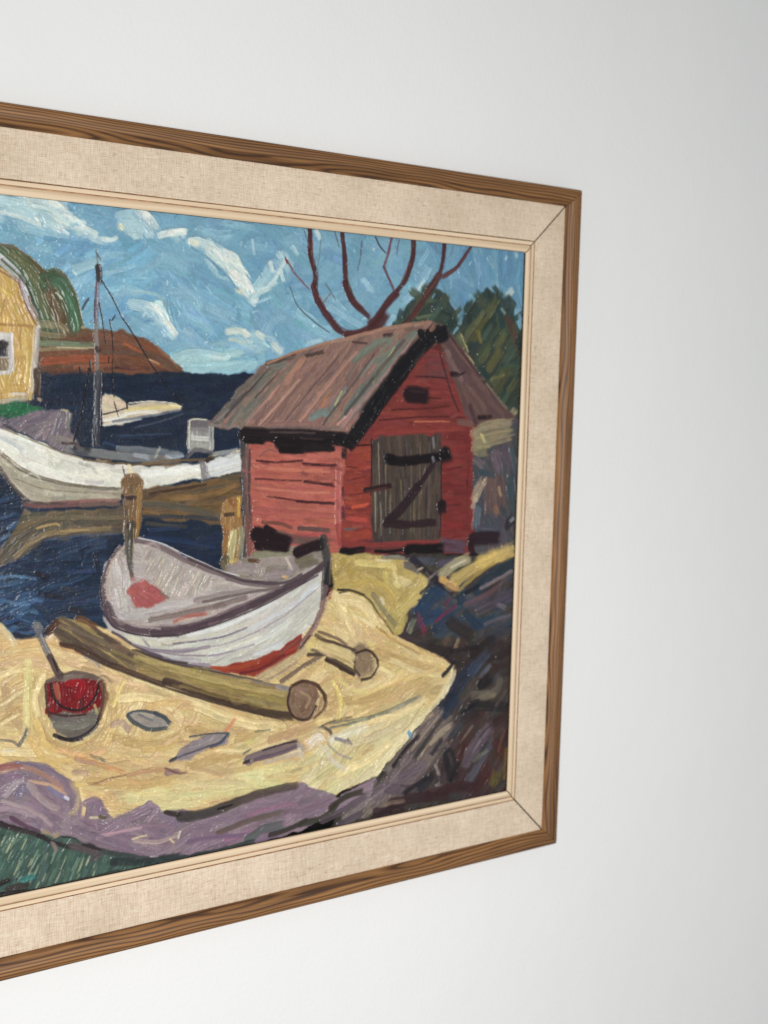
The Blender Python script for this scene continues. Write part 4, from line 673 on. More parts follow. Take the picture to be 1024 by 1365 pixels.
F(RK, [(600, 960), (700, 930), (700, 1070), (580, 1066), (590, 1010)], [(76, 50, 48), (66, 44, 46), (88, 60, 54), (72, 62, 66)], -58, 30, 10, 1.8, 16, .15, h=.34, br=.14, base=False, wet=.2)
F(RK, [(545, 850), (640, 845), (690, 860), (690, 900), (610, 900)], [(64, 50, 48), (74, 58, 52), (52, 46, 50)], -30, 30, 10, 1.8, 20, .2, h=.34, br=.14, base=False, wet=.2)
for pts, w, c in [([(560, 812), (580, 790), (592, 784)], 14, (40, 66, 98)), ([(568, 826), (590, 812)], 10, (44, 70, 104)), ([(580, 838), (606, 818)], 9, (40, 60, 88)), ([(580, 828), (594, 816), (608, 806)], 3.5, (150, 42, 78)), ([(594, 806), (598, 796)], 3, (140, 44, 76)), ([(560, 826), (566, 846)], 5, (140, 46, 74)), ([(556, 816), (560, 838)], 4, (112, 60, 80)),
    ([(614, 800), (612, 780), (624, 770)], 10, (40, 62, 84)), ([(636, 786), (660, 764), (690, 750)], 12, (36, 58, 78)), ([(640, 784), (666, 770), (684, 760)], 4, (150, 130, 130)), ([(620, 806), (650, 792), (676, 772)], 6, (112, 84, 92)), ([(640, 810), (670, 796), (688, 790)], 12, (84, 74, 90)), ([(630, 832), (660, 826)], 10, (44, 68, 92)), ([(620, 818), (640, 838)], 8, (46, 62, 84)), ([(664, 806), (674, 810)], 5, (120, 110, 116)),
    ([(650, 850), (690, 830)], 10, (58, 64, 80)), ([(690, 760), (690, 820)], 6, (60, 70, 84)), ([(606, 864), (612, 850)], 5, (160, 142, 108)), ([(590, 860), (598, 850)], 6, (100, 80, 66)), ([(560, 862), (600, 870)], 9, (50, 40, 42)), ([(530, 846), (550, 852), (570, 862)], 8, (70, 58, 60)), ([(600, 830), (630, 850)], 12, (58, 46, 46)), ([(630, 870), (660, 850)], 10, (46, 40, 42)),
    ([(604, 920), (620, 900), (636, 884)], 15, (42, 54, 78)), ([(628, 894), (650, 868)], 9, (66, 78, 98)), ([(590, 938), (606, 916)], 12, (40, 44, 62)), ([(592, 950), (610, 930)], 12, (36, 52, 78)), ([(642, 912), (652, 902)], 12, (32, 28, 34)), ([(632, 926), (660, 920), (668, 900)], 8, (112, 104, 92)), ([(640, 930), (660, 924)], 6, (122, 112, 92)), ([(630, 940), (680, 942)], 9, (44, 40, 44)), ([(656, 890), (680, 880)], 9, (66, 50, 46)),
    ([(540, 1010), (570, 966), (588, 944)], 12, (120, 104, 102)), ([(560, 1024), (590, 976), (606, 962)], 13, (118, 104, 98)), ([(530, 1036), (556, 1012)], 14, (106, 92, 98)), ([(574, 990), (600, 966)], 5, (160, 146, 122)), ([(556, 966), (578, 950)], 4, (172, 154, 126)), ([(576, 1004), (590, 984)], 5, (44, 40, 50)), ([(600, 980), (616, 960)], 6, (64, 72, 86)),
    ([(500, 1058), (530, 1040), (570, 1020)], 12, (108, 94, 104)), ([(516, 1050), (548, 1052), (570, 1040)], 10, (96, 84, 92)), ([(596, 1006), (604, 1040)], 12, (38, 36, 44)), ([(560, 1050), (580, 1030)], 8, (44, 42, 50)), ([(580, 1020), (586, 1034)], 4, (150, 142, 142)), ([(582, 1046), (590, 1048)], 3.5, (136, 128, 130)), ([(620, 1014), (636, 990), (656, 966)], 13, (106, 94, 106)), ([(624, 1038), (646, 1004), (660, 984)], 8, (92, 92, 104)),
    ([(630, 1014), (650, 998)], 4, (124, 124, 108)), ([(660, 990), (672, 1010)], 9, (84, 46, 44)), ([(640, 1040), (655, 1020)], 14, (82, 40, 42)), ([(658, 1040), (662, 1030)], 12, (104, 94, 44)), ([(674, 1000), (672, 1040)], 5, (128, 96, 48)), ([(570, 1060), (600, 1050), (640, 1048)], 9, (66, 34, 40)), ([(520, 1070), (560, 1062), (600, 1060)], 9, (62, 38, 44)), ([(510, 1072), (540, 1066)], 4, (140, 122, 104)), ([(500, 1082), (540, 1078)], 8, (56, 36, 42)), ([(612, 1012), (620, 990)], 6, (72, 38, 40)), ([(618, 960), (640, 946)], 8, (58, 44, 46)), ([(660, 960), (676, 950)], 9, (64, 46, 46))]:
    S(RK, pts, w*1.3, c, h=.36, br=.14, wet=.28)
SA = 'painted_beach'
sandpal = [(202, 177, 124), (211, 188, 136), (188, 161, 112), (219, 199, 150), (197, 169, 122), (180, 156, 118)]
gs = [[(-400, 930), (0, 870), (60, 868), (140, 880), (240, 915), (330, 940)], [(-400, 1050), (0, 1000), (100, 1010), (200, 1030), (300, 1015), (400, 975), (500, 930), (600, 890)], [(40, 940), (60, 985), (100, 1000), (150, 980), (170, 930)], [(450, 800), (500, 830), (560, 870)], [(-300, 960), (0, 930), (30, 900)]]
F(SA, [(-400, 900), (-30, 810), (0, 830), (18, 853), (62, 850), (100, 825), (200, 850), (430, 800), (445, 785), (482, 792), (530, 850), (606, 886), (590, 925), (542, 985), (500, 1035), (440, 1064), (380, 1080), (250, 1095), (130, 1095), (60, 1050), (0, 1040), (-400, 1110)], sandpal, gs, 44, 9, 3.4, 16, .22, h=.4, br=.08)
F(SA, [(440, 786), (482, 792), (530, 850), (600, 884), (560, 915), (470, 945), (430, 900)], [(204, 181, 124), (214, 194, 138), (192, 167, 112), (208, 186, 146)], [[(450, 800), (500, 845), (560, 880)], [(450, 930), (520, 905), (590, 890)]], 30, 9, 2.2, 25, .3, h=.45, br=.07, base=False)
F(SA, [(420, 985), (470, 965), (540, 945), (592, 922), (545, 983), (500, 1033), (440, 1062), (400, 1060), (395, 1020)], [(208, 196, 152), (217, 206, 170), (194, 181, 138), (206, 197, 144)], -38, 34, 8, 2.6, 18, .2, h=.42, br=.06, base=False)
F(SA, [(130, 1068), (200, 1050), (300, 1035), (400, 1010), (420, 1040), (380, 1055), (300, 1068), (200, 1085)], [(206, 198, 146), (214, 206, 156), (196, 184, 134)], -8, 44, 8, 2.4, 7, .1, h=.4, br=.07, base=False)
F(SA, [(-60, 1010), (0, 1000), (60, 1010), (120, 1050), (110, 1070), (60, 1030), (0, 1022), (-60, 1030)], [(212, 184, 122), (204, 172, 112)], 15, 30, 7, 1.8, 10, h=.4, base=False)
TA, CRM, PK = (184, 156, 106), (222, 204, 156), (204, 174, 136)
for pts, w, c in [([(44, 930), (50, 970), (80, 1004), (120, 1002)], 12, TA), ([(56, 900), (46, 930), (52, 966)], 8, CRM), ([(148, 925), (150, 960), (128, 1000)], 10, TA), ([(160, 930), (190, 928), (226, 940), (244, 966)], 11, CRM), ([(150, 980), (190, 992), (236, 980), (250, 955)], 10, TA), ([(230, 930), (262, 940), (256, 962), (232, 958)], 8, PK), ([(260, 940), (320, 962), (370, 968)], 12, CRM), ([(250, 970), (300, 984), (344, 978)], 9, TA),
    ([(0, 880), (40, 880), (80, 890)], 12, PK), ([(0, 900), (30, 890)], 8, CRM), ([(0, 960), (28, 940)], 9, TA), ([(4, 1000), (60, 1004), (100, 1024)], 11, CRM), ([(120, 1040), (180, 1044), (230, 1036)], 10, TA), ([(250, 1020), (310, 1006), (350, 996)], 9, TA), ([(450, 800), (480, 806), (500, 836), (490, 850)], 10, CRM), ([(460, 830), (480, 848), (512, 850)], 9, PK), ([(500, 870), (540, 884), (580, 890)], 12, TA), ([(500, 890), (520, 905), (470, 925)], 10, CRM), ([(440, 935), (490, 930), (540, 910)], 11, TA),
    ([(520, 880), (560, 896), (590, 900)], 7, CRM), ([(450, 870), (456, 905), (440, 940)], 9, TA), ([(480, 960), (530, 950), (570, 930)], 10, CRM), ([(470, 990), (500, 980), (540, 960)], 9, (196, 184, 148)), ([(450, 1030), (490, 1010), (520, 985)], 10, CRM), ([(420, 1040), (450, 1020), (470, 1000)], 8, (188, 178, 130)), ([(90, 880), (140, 900), (200, 920)], 10, PK), ([(180, 905), (230, 920), (280, 940)], 7, CRM), ([(110, 890), (136, 896)], 5, (164, 140, 104)), ([(290, 1000), (330, 1000), (380, 985)], 7, CRM), ([(200, 1010), (220, 990), (240, 978)], 6, PK)]:
    S(SA, pts, w, c, h=.5, br=.12, dry=.35, wet=.22)
for pts, w, c in [([(-10, 860), (20, 858), (70, 856), (110, 862)], 10, (206, 172, 120)), ([(0, 835), (14, 850), (20, 862)], 8, (206, 190, 150)), ([(0, 880), (30, 872), (60, 870)], 8, (204, 174, 124)), ([(64, 850), (76, 846), (82, 858)], 9, (216, 192, 160)), ([(84, 862), (110, 870), (128, 878)], 6, (200, 160, 110)), ([(110, 872), (128, 882), (134, 890)], 4, (150, 140, 140)),
    ([(36, 880), (34, 930), (34, 976)], 7, (214, 204, 146)), ([(40, 890), (40, 950), (44, 980)], 5, (204, 190, 130)), ([(0, 986), (14, 987), (24, 993)], 3, (116, 112, 104)), ([(24, 993), (32, 982), (36, 970)], 4, (92, 96, 100)), ([(0, 1000), (20, 1000)], 4, (206, 196, 170)), ([(0, 940), (30, 920)], 5, (222, 204, 160)), ([(0, 965), (26, 950)], 4, (224, 206, 158)), ([(4, 910), (24, 898)], 3, (226, 210, 170)),
    ([(150, 940), (160, 915), (166, 905)], 5, (220, 198, 128)), ([(48, 960), (58, 990), (76, 1004)], 8, (206, 178, 116)), ([(40, 985), (60, 1010), (100, 1016)], 9, (200, 170, 112)), ([(140, 990), (150, 968), (160, 950)], 9, (204, 176, 118)), ([(76, 998), (110, 1006), (140, 1000)], 6, (214, 172, 124)), ([(100, 1010), (130, 1018), (166, 1030)], 6, (196, 142, 98)), ([(120, 1006), (140, 1014)], 3.5, (124, 116, 106)),
    ([(100, 1012), (128, 1018)], 4, (170, 142, 124)), ([(98, 1028), (120, 1030)], 7, (170, 142, 124)), ([(122, 1046), (150, 1036), (170, 1032)], 2.2, (128, 96, 76)), ([(170, 1034), (200, 1026), (240, 1028)], 6, (176, 138, 104)), ([(222, 1030), (240, 1026)], 7, (146, 116, 112)), ([(220, 1024), (236, 1030), (250, 1028)], 3, (120, 92, 88)), ([(150, 965), (160, 962), (172, 972)], 8, (160, 136, 124)),
    ([(190, 1000), (220, 996), (236, 988)], 7, (196, 168, 110)), ([(200, 940), (230, 936), (260, 946)], 9, (208, 176, 120)), ([(230, 950), (246, 938), (256, 950)], 6, (188, 158, 118)), ([(240, 900), (300, 928), (360, 950)], 8, (214, 186, 120)), ([(300, 975), (306, 966), (314, 956)], 5, (206, 132, 96)), ([(306, 990), (312, 975)], 6, (210, 190, 140)), ([(340, 975), (360, 972)], 3, (104, 112, 92)), ([(324, 1004), (334, 998)], 3, (100, 104, 88)), ([(330, 990), (344, 982)], 6, (206, 196, 126)),
    ([(360, 985), (400, 972), (424, 962)], 11, (184, 152, 112)), ([(400, 960), (424, 946), (436, 930)], 9, (180, 150, 112)), ([(425, 970), (440, 962), (470, 955)], 3, (112, 96, 76)), ([(428, 968), (440, 976), (436, 990)], 4, (88, 80, 76)), ([(440, 970), (480, 960), (520, 948)], 3, (104, 112, 104)), ([(520, 948), (548, 934), (560, 926)], 4, (128, 132, 124)), ([(500, 944), (550, 930)], 4, (196, 180, 130)),
    ([(412, 990), (420, 984), (428, 990)], 12, (222, 216, 204)), ([(405, 985), (412, 1000)], 5, (214, 186, 150)), ([(440, 985), (470, 975), (490, 968)], 9, (222, 216, 196)), ([(432, 998), (442, 1014), (462, 1026)], 7, (206, 198, 176)), ([(436, 992), (450, 1004), (470, 1012)], 3, (160, 150, 140)), ([(446, 984), (466, 990)], 5, (132, 128, 134)), ([(462, 984), (468, 992)], 3, (110, 108, 116)), ([(395, 995), (404, 1010)], 7, (196, 186, 166)),
    ([(536, 976), (558, 944), (566, 936)], 2.6, (172, 160, 118)), ([(500, 1030), (520, 1000), (590, 925)], 8, (224, 212, 170)), ([(588, 926), (600, 905), (604, 890)], 9, (220, 208, 168)), ([(470, 930), (520, 910), (580, 892)], 7, (214, 188, 130)), ([(560, 876), (590, 884), (600, 892)], 9, (218, 194, 140)), ([(500, 840), (540, 858), (570, 872)], 8, (206, 178, 120)), ([(544, 976), (546, 984)], 5, (86, 146, 190)),
    ([(446, 792), (466, 790), (486, 800), (500, 820)], 6, (224, 208, 160)), ([(450, 800), (462, 830), (470, 850)], 8, (220, 200, 150)), ([(486, 830), (494, 845), (510, 862)], 6, (200, 168, 124)), ([(470, 820), (500, 836)], 5, (226, 208, 160)), ([(444, 910), (452, 930), (450, 960)], 6, (214, 196, 120)), ([(452, 905), (470, 920), (490, 922)], 6, (212, 196, 134)), ([(330, 1010), (380, 1002), (400, 1000)], 8, (206, 190, 156)), ([(300, 1020), (350, 1014), (400, 1012)], 5, (196, 168, 124))]:
    S(SA, pts, w, c, h=.45, br=.08, dry=.3)
# ochre bank and planks between boathouse and rocks
OC = 'painted_bank'
F(OC, [(440, 738), (480, 738), (530, 742), (556, 752), (570, 770), (560, 800), (536, 824), (530, 850), (504, 822), (482, 794), (444, 786)], [(184, 163, 102), (170, 149, 90), (198, 179, 120), (176, 155, 96)], [[(445, 770), (480, 765), (520, 790)], [(500, 800), (525, 830)], [(530, 810), (560, 775)]], 26, 8, 3, 22, .3, h=.42, br=.08)
for pts, w, c in [([(476, 750), (500, 752), (524, 754)], 8, (212, 194, 128)), ([(524, 756), (526, 776), (534, 782)], 8, (214, 198, 140)), ([(532, 772), (548, 780)], 9, (206, 190, 140)), ([(512, 764), (516, 784)], 6, (196, 178, 108)), ([(470, 780), (500, 776), (520, 790), (528, 812)], 8, (184, 160, 92)), ([(536, 812), (556, 788), (566, 770)], 14, (192, 172, 110)), ([(496, 792), (508, 810), (528, 836)], 7, (136, 126, 96)), ([(506, 798), (512, 806)], 5, (196, 184, 150)),
    ([(532, 840), (540, 820)], 10, (182, 166, 96)), ([(546, 840), (552, 824)], 8, (104, 110, 96)), ([(444, 742), (446, 780)], 7, (176, 152, 88)), ([(456, 748), (470, 770)], 9, (164, 140, 78)), ([(450, 786), (466, 787), (486, 793)], 3, (40, 34, 36)), ([(540, 752), (560, 762)], 8, (96, 92, 96)), ([(548, 746), (580, 748)], 9, (78, 82, 98)), ([(585, 752), (610, 748)], 9, (92, 84, 104)), ([(550, 745), (566, 762), (590, 780), (612, 796)], 9, (50, 44, 54)), ([(556, 760), (564, 756)], 3, (200, 180, 150)),
    ([(590, 764), (606, 752), (628, 742)], 13, (172, 162, 128)), ([(606, 772), (640, 752), (664, 738)], 16, (196, 170, 104)), ([(640, 748), (664, 740), (688, 730)], 17, (204, 176, 106)), ([(588, 772), (600, 780), (612, 784)], 8, (206, 164, 98)), ([(612, 786), (630, 770), (660, 748)], 5, (176, 150, 84)), ([(600, 756), (620, 746)], 3, (206, 200, 180)), ([(570, 772), (584, 760)], 4, (120, 108, 116)), ([(510, 742), (540, 744)], 6, (120, 116, 112)), ([(500, 746), (520, 748)], 3, (206, 196, 160))]:
    S(OC, pts, w, c, h=.42, br=.1)
# purple boulders
PB = 'painted_boulders'
gp = [[(0, 1030), (50, 1028), (90, 1050), (100, 1080)], [(0, 1075), (40, 1070), (100, 1105), (200, 1120)], [(130, 1100), (180, 1080), (210, 1072)], [(230, 1120), (300, 1095), (400, 1070), (480, 1050)]]
F(PB, [(-400, 1120), (-60, 1020), (0, 1020), (22, 1014), (60, 1020), (94, 1040), (106, 1062), (112, 1084), (118, 1066), (134, 1064), (138, 1078), (150, 1090), (200, 1068), (214, 1082), (240, 1078), (262, 1084), (330, 1060), (400, 1044), (452, 1062), (500, 1036), (490, 1066), (450, 1085), (400, 1108), (300, 1134), (200, 1146), (150, 1136), (100, 1118), (50, 1112), (0, 1094), (-400, 1200)],
  [(130, 112, 124), (142, 124, 134), (120, 102, 116), (148, 130, 136), (126, 106, 122)], gp, 34, 7, 3.2, 14, .2, h=.4, br=.1)
for pts, w, c in [([(0, 1028), (30, 1022), (60, 1034), (84, 1052)], 6, (168, 128, 112)), ([(0, 1022), (20, 1020), (30, 1024)], 7, (150, 96, 88)), ([(40, 1040), (70, 1048), (88, 1060)], 5, (196, 160, 128)), ([(20, 1016), (60, 1024), (92, 1042)], 4, (120, 108, 124)), ([(8, 1060), (20, 1044), (34, 1040)], 8, (156, 144, 150)), ([(24, 1060), (30, 1048), (44, 1056)], 9, (124, 116, 136)), ([(38, 1044), (56, 1066), (80, 1080)], 8, (160, 144, 144)),
    ([(64, 1050), (80, 1060), (92, 1066)], 6, (128, 122, 152)), ([(86, 1062), (92, 1066)], 4, (206, 204, 210)), ([(96, 1044), (104, 1062), (100, 1080), (90, 1084)], 7, (176, 156, 128)), ([(106, 1050), (111, 1070), (110, 1088)], 5, (214, 192, 140)), ([(0, 1078), (20, 1078), (50, 1088)], 7, (156, 138, 146)), ([(14, 1090), (40, 1104), (56, 1110)], 5, (92, 66, 84)), ([(4, 1068), (40, 1078), (70, 1100)], 5, (166, 148, 150)), ([(58, 1108), (70, 1116), (80, 1108)], 8, (156, 140, 116)),
    ([(114, 1070), (124, 1066), (132, 1072), (128, 1084)], 9, (138, 116, 134)), ([(120, 1090), (140, 1088)], 3, (206, 196, 150)), ([(132, 1088), (142, 1090)], 4, (88, 80, 60)), ([(140, 1110), (170, 1092), (200, 1076)], 10, (140, 120, 134)), ([(196, 1070), (208, 1078), (196, 1096)], 6, (150, 128, 142)), ([(130, 1118), (160, 1108), (190, 1102)], 4, (176, 146, 152)), ([(134, 1112), (180, 1104)], 3, (168, 134, 146)),
    ([(180, 1120), (210, 1122), (240, 1110)], 6, (166, 146, 140)), ([(176, 1118), (196, 1112)], 3, (206, 190, 150)), ([(214, 1086), (232, 1092), (238, 1104)], 9, (132, 116, 134)), ([(200, 1142), (212, 1142)], 4, (196, 184, 180)), ([(226, 1118), (232, 1124)], 3, (216, 196, 150)), ([(240, 1108), (236, 1118)], 3, (206, 196, 180)), ([(100, 1104), (130, 1116), (160, 1126)], 9, (126, 110, 124)),
    ([(240, 1088), (270, 1084), (320, 1066)], 12, (66, 62, 60)), ([(300, 1074), (350, 1056), (396, 1046)], 10, (84, 72, 66)), ([(290, 1078), (310, 1072)], 3, (34, 32, 36)), ([(220, 1082), (236, 1086), (240, 1082)], 6, (56, 48, 44)), ([(290, 1110), (330, 1094), (390, 1078)], 7, (104, 90, 82)), ([(260, 1100), (310, 1086), (380, 1064)], 7, (134, 114, 130)), ([(330, 1086), (370, 1074), (396, 1072)], 5, (150, 110, 130)), ([(300, 1120), (340, 1106), (380, 1096)], 6, (142, 104, 128)),
    ([(380, 1080), (420, 1072), (446, 1062)], 10, (130, 108, 122)), ([(250, 1122), (280, 1116), (330, 1112)], 6, (120, 96, 122)), ([(330, 1118), (352, 1104), (380, 1098)], 11, (92, 100, 98)), ([(360, 1112), (390, 1102), (410, 1092)], 7, (58, 52, 50)), ([(400, 1098), (430, 1090), (450, 1070)], 8, (62, 62, 52)), ([(430, 1094), (460, 1078), (490, 1058)], 9, (96, 84, 92)), ([(440, 1076), (460, 1062), (484, 1054)], 7, (60, 54, 46)), ([(458, 1090), (500, 1066)], 5, (130, 120, 118)), ([(452, 1098), (480, 1084)], 8, (92, 82, 92))]:
    S(PB, pts, w, c, h=.42, br=.1, dry=.25)
GR = 'painted_grass'
F(GR, [(-400, 1190), (0, 1096), (50, 1112), (100, 1120), (150, 1136), (200, 1146), (300, 1134), (400, 1112), (400, 1130), (180, 1190), (0, 1240), (-400, 1340)], [(76, 100, 90), (66, 90, 82), (86, 110, 96), (72, 98, 92), (60, 80, 74)], -66, 20, 5, 3, 14, .12, h=.32, br=.14)
for _ in range(90):
    x = rng.uniform(-40, 135); y = rng.uniform(1118, 1190)
    if y < 1112+.22*x: continue
    l = rng.uniform(8, 20); S(GR, [(x, y), (x+l*.45, y-l)], rng.uniform(1.2, 2.4), [(150, 160, 128), (116, 146, 124), (92, 130, 116), (176, 172, 140), (48, 76, 70)][rng.integers(5)], h=.34, dry=.4, mask=None, setid=False)
for pts, w, c in [([(-20, 1094), (20, 1104), (60, 1116)], 6, (66, 48, 54)), ([(50, 1114), (80, 1126), (96, 1130)], 5, (52, 42, 46)), ([(96, 1128), (120, 1134), (136, 1142)], 9, (96, 80, 84)), ([(110, 1126), (140, 1134)], 4, (58, 44, 48)), ([(70, 1124), (76, 1136)], 5, (140, 118, 112)), ([(124, 1146), (136, 1138)], 6, (92, 78, 84)), ([(150, 1148), (190, 1148), (240, 1142)], 9, (52, 58, 60)), ([(230, 1146), (290, 1134), (340, 1120)], 6, (60, 68, 68)), ([(140, 1136), (170, 1140), (200, 1144)], 6, (66, 74, 72)),
    ([(0, 1178), (14, 1172)], 7, (46, 34, 34)), ([(10, 1184), (40, 1178)], 6, (64, 44, 48)), ([(0, 1192), (40, 1186)], 6, (52, 42, 44)), ([(30, 1172), (48, 1166)], 7, (60, 124, 120))]:
    S(GR, pts, w, c, h=.36)
# stones on the sand
ST = 'painted_stone'
F(ST, [(170, 950), (184, 946), (210, 950), (226, 964), (216, 972), (196, 972), (178, 964)], [(156, 148, 138), (144, 136, 130)], 15, 20, 5, 2, 8, h=.36)
for pts, w, c in [([(170, 952), (184, 947), (206, 950)], 3.5, (70, 76, 88)), ([(206, 950), (218, 956), (227, 965)], 5, (62, 70, 82)), ([(170, 954), (180, 964), (200, 972), (224, 970)], 5, (70, 76, 82)), ([(184, 952), (204, 960)], 3, (110, 108, 112))]: S(ST, pts, w, c, h=.4, dry=.2)
F(ST, [(228, 1012), (244, 996), (268, 980), (304, 976), (300, 990), (270, 1000), (240, 1014)], [(150, 140, 138), (136, 126, 130), (128, 118, 124)], -24, 24, 5, 2.4, 6, h=.36)
for pts, w, c in [([(252, 982), (276, 978), (306, 977)], 2.4, (76, 84, 92)), ([(304, 978), (292, 990), (278, 996)], 4, (66, 74, 92)), ([(228, 1014), (250, 1004), (286, 992)], 3, (84, 80, 96)), ([(226, 1014), (236, 1008)], 4, (60, 66, 80))]: S(ST, pts, w, c, h=.4, dry=.2)
for pts, w, c in [([(330, 1012), (356, 1002), (398, 990)], 12, (112, 96, 106)), ([(340, 1012), (370, 1004), (396, 994)], 6, (104, 86, 100)), ([(350, 1000), (374, 992), (396, 988)], 2.4, (62, 52, 54)), ([(324, 1016), (334, 1013)], 4, (56, 48, 46)), ([(398, 990), (404, 1002)], 5, (160, 150, 144)), ([(352, 1016), (400, 1004)], 5, (186, 172, 154))]: S(ST, pts, w, c, h=.42, dry=.2)
# ------------------------------------------------------------------ boulders and pier posts behind the rowing boat
PQ = 'painted_pier'
F(PQ, [(294, 672), (304, 662), (322, 660), (322, 700), (318, 760), (298, 762)], [(150, 112, 68), (136, 100, 62), (160, 126, 78)], 90, 24, 5, 3, 6, h=.32, br=.12)
for pts, w, c in [([(300, 686), (314, 684)], 5, (76, 58, 48)), ([(318, 664), (318, 690)], 4, (196, 158, 72)), ([(306, 666), (314, 676)], 6, (140, 92, 58)), ([(312, 710), (308, 740), (304, 760)], 9, (176, 172, 128)), ([(322, 706), (320, 745)], 7, (140, 136, 112)), ([(300, 700), (300, 745)], 6, (148, 106, 62)), ([(300, 745), (300, 770)], 10, (96, 88, 68)), ([(296, 750), (310, 768)], 8, (116, 106, 80)), ([(308, 708), (304, 730)], 3, (206, 200, 140))]:
    S(PQ, pts, w, c, h=.36)
BO = 'painted_boulder'
F(BO, [(304, 752), (330, 742), (345, 730), (400, 728), (436, 730), (440, 745), (400, 776), (360, 782), (310, 770)], [(148, 136, 130), (134, 122, 120), (158, 146, 136), (128, 122, 104)], 10, 26, 8, 2.6, 20, .2, h=.36)
for pts, w, c in [([(306, 758), (330, 756), (344, 768)], 11, (150, 138, 138)), ([(346, 762), (350, 750), (370, 745), (388, 748)], 12, (158, 146, 140)), ([(360, 768), (384, 764), (392, 750)], 10, (146, 132, 134)), ([(380, 744), (388, 760)], 4, (196, 184, 170)), ([(340, 738), (366, 736), (390, 734)], 9, (126, 124, 100)), ([(396, 746), (420, 744)], 9, (112, 104, 82)), ([(332, 746), (346, 748)], 5, (92, 62, 44)), ([(306, 748), (316, 748)], 3.5, (206, 180, 110)), ([(376, 768), (384, 770)], 4, (214, 180, 120)), ([(400, 754), (424, 748)], 7, (104, 98, 84))]:
    S(BO, pts, w, c, h=.38)
for pts, w in [([(342, 712), (356, 716), (384, 726)], 18), ([(344, 726), (364, 728), (384, 730)], 12), ([(396, 736), (412, 730), (430, 726)], 13), ([(354, 704), (366, 710)], 8)]: S(BO, pts, w, (42, 27, 33), h=.42, br=.22, dry=.05, wet=.02)
# ------------------------------------------------------------------ rowing boat
RB = 'painted_rowing_boat'
F(RB, [(138, 806), (160, 830), (200, 838), (280, 822), (420, 756), (434, 756), (430, 790), (400, 840), (300, 886), (200, 866), (150, 840)], [(150, 138, 142), (140, 128, 134)], 0, 30, 8, 1.0, 8)
gi = [[(150, 760), (200, 770), (260, 782), (340, 780), (420, 756)], [(160, 826), (240, 810), (330, 790)]]
F(RB, [(136, 800), (134, 776), (142, 752), (156, 734), (174, 720), (188, 717), (214, 725), (250, 742), (290, 760), (330, 774), (376, 776), (434, 744), (434, 756), (400, 778), (350, 802), (290, 828), (240, 842), (196, 846), (164, 838), (144, 822)], [(168, 158, 154), (180, 170, 164), (156, 146, 144), (174, 166, 158)], gi, 32, 6, 2.8, 10, .12, h=.34, br=.08)
F(RB, [(190, 730), (222, 734), (262, 755), (300, 770), (250, 796), (225, 796), (196, 770)], [(172, 162, 154), (186, 176, 164), (150, 140, 136), (178, 168, 150)], -62, 30, 4, 2.4, 5, .05, h=.34, br=.1, base=False)
F(RB, [(144, 770), (156, 742), (172, 730), (176, 760), (170, 800), (176, 812), (160, 820), (146, 805)], [(180, 174, 170), (168, 160, 158), (190, 184, 178)], 80, 28, 6, 2.2, 12, .12, h=.34, br=.08, base=False)
for pts, w, c in [([(158, 822), (200, 812), (260, 800), (330, 786)], 9, (178, 172, 170)), ([(200, 826), (260, 814), (330, 796)], 7, (122, 106, 102)), ([(260, 800), (320, 788), (360, 784)], 7, (142, 128, 124)), ([(300, 776), (340, 782), (380, 780)], 5, (186, 178, 170)), ([(232, 828), (250, 822), (276, 817)], 5, (168, 96, 86)), ([(234, 830), (256, 825)], 2, (206, 170, 140)), ([(280, 822), (320, 806), (360, 790)], 4, (170, 162, 154)), ([(150, 810), (170, 820), (200, 822)], 6, (172, 166, 164)), ([(186, 836), (230, 832), (270, 824)], 4, (160, 150, 146)),
    ([(176, 722), (190, 720), (214, 730), (250, 748), (292, 766), (332, 778), (372, 780)], 6, (112, 96, 98)), ([(184, 717), (214, 724), (250, 741), (290, 759), (320, 768)], 1.8, (206, 204, 206)), ([(208, 736), (250, 756), (300, 772)], 3, (170, 160, 158)), ([(250, 745), (292, 762), (330, 774), (370, 776)], 3.2, (84, 70, 78)),
    ([(160, 730), (146, 750), (138, 776), (140, 802), (150, 824)], 5, (112, 92, 92)), ([(170, 724), (152, 744), (144, 772), (146, 800)], 3, (176, 160, 146)), ([(137, 770), (134, 790), (138, 812)], 4, (74, 62, 68)), ([(142, 808), (154, 828), (180, 838), (214, 842)], 9, (96, 78, 86)), ([(204, 842), (244, 838), (290, 824), (350, 799)], 9, (84, 67, 75)), ([(330, 808), (376, 786), (410, 768), (432, 750)], 9, (86, 70, 76)), ([(380, 780), (410, 764), (430, 750)], 4, (136, 124, 120)), ([(290, 818), (350, 795)], 2.5, (124, 106, 112))]:
    S(RB, pts, w, c, h=.36, br=.1, dry=.12)
TH = RB+'/painted_thwart'
F(TH, [(169, 788), (178, 776), (188, 771), (196, 774), (216, 790), (222, 800), (206, 808), (180, 809), (174, 800)], [(166, 92, 90), (156, 84, 82), (174, 102, 98)], 25, 16, 6, 3, 20, .2, h=.36)
S(TH, [(174, 764), (177, 774)], 6, (160, 104, 102)); S(TH, [(214, 790), (225, 798)], 4, (124, 100, 92))
HU = RB+'/painted_hull'
gh = [[(140, 826), (170, 850), (230, 860), (300, 850), (370, 815), (430, 765)], [(160, 848), (220, 876), (290, 884), (350, 868), (410, 820)]]
F(HU, [(138, 818), (150, 834), (170, 843), (200, 848), (246, 843), (290, 830), (350, 806), (400, 780), (430, 758), (430, 790), (420, 824), (402, 848), (372, 868), (330, 884), (284, 890), (250, 886), (204, 872), (166, 850), (148, 840)], [(190, 188, 180), (198, 196, 186), (181, 178, 174), (192, 190, 176)], gh, 46, 5, 3.4, 4, .05, h=.34, br=.08)
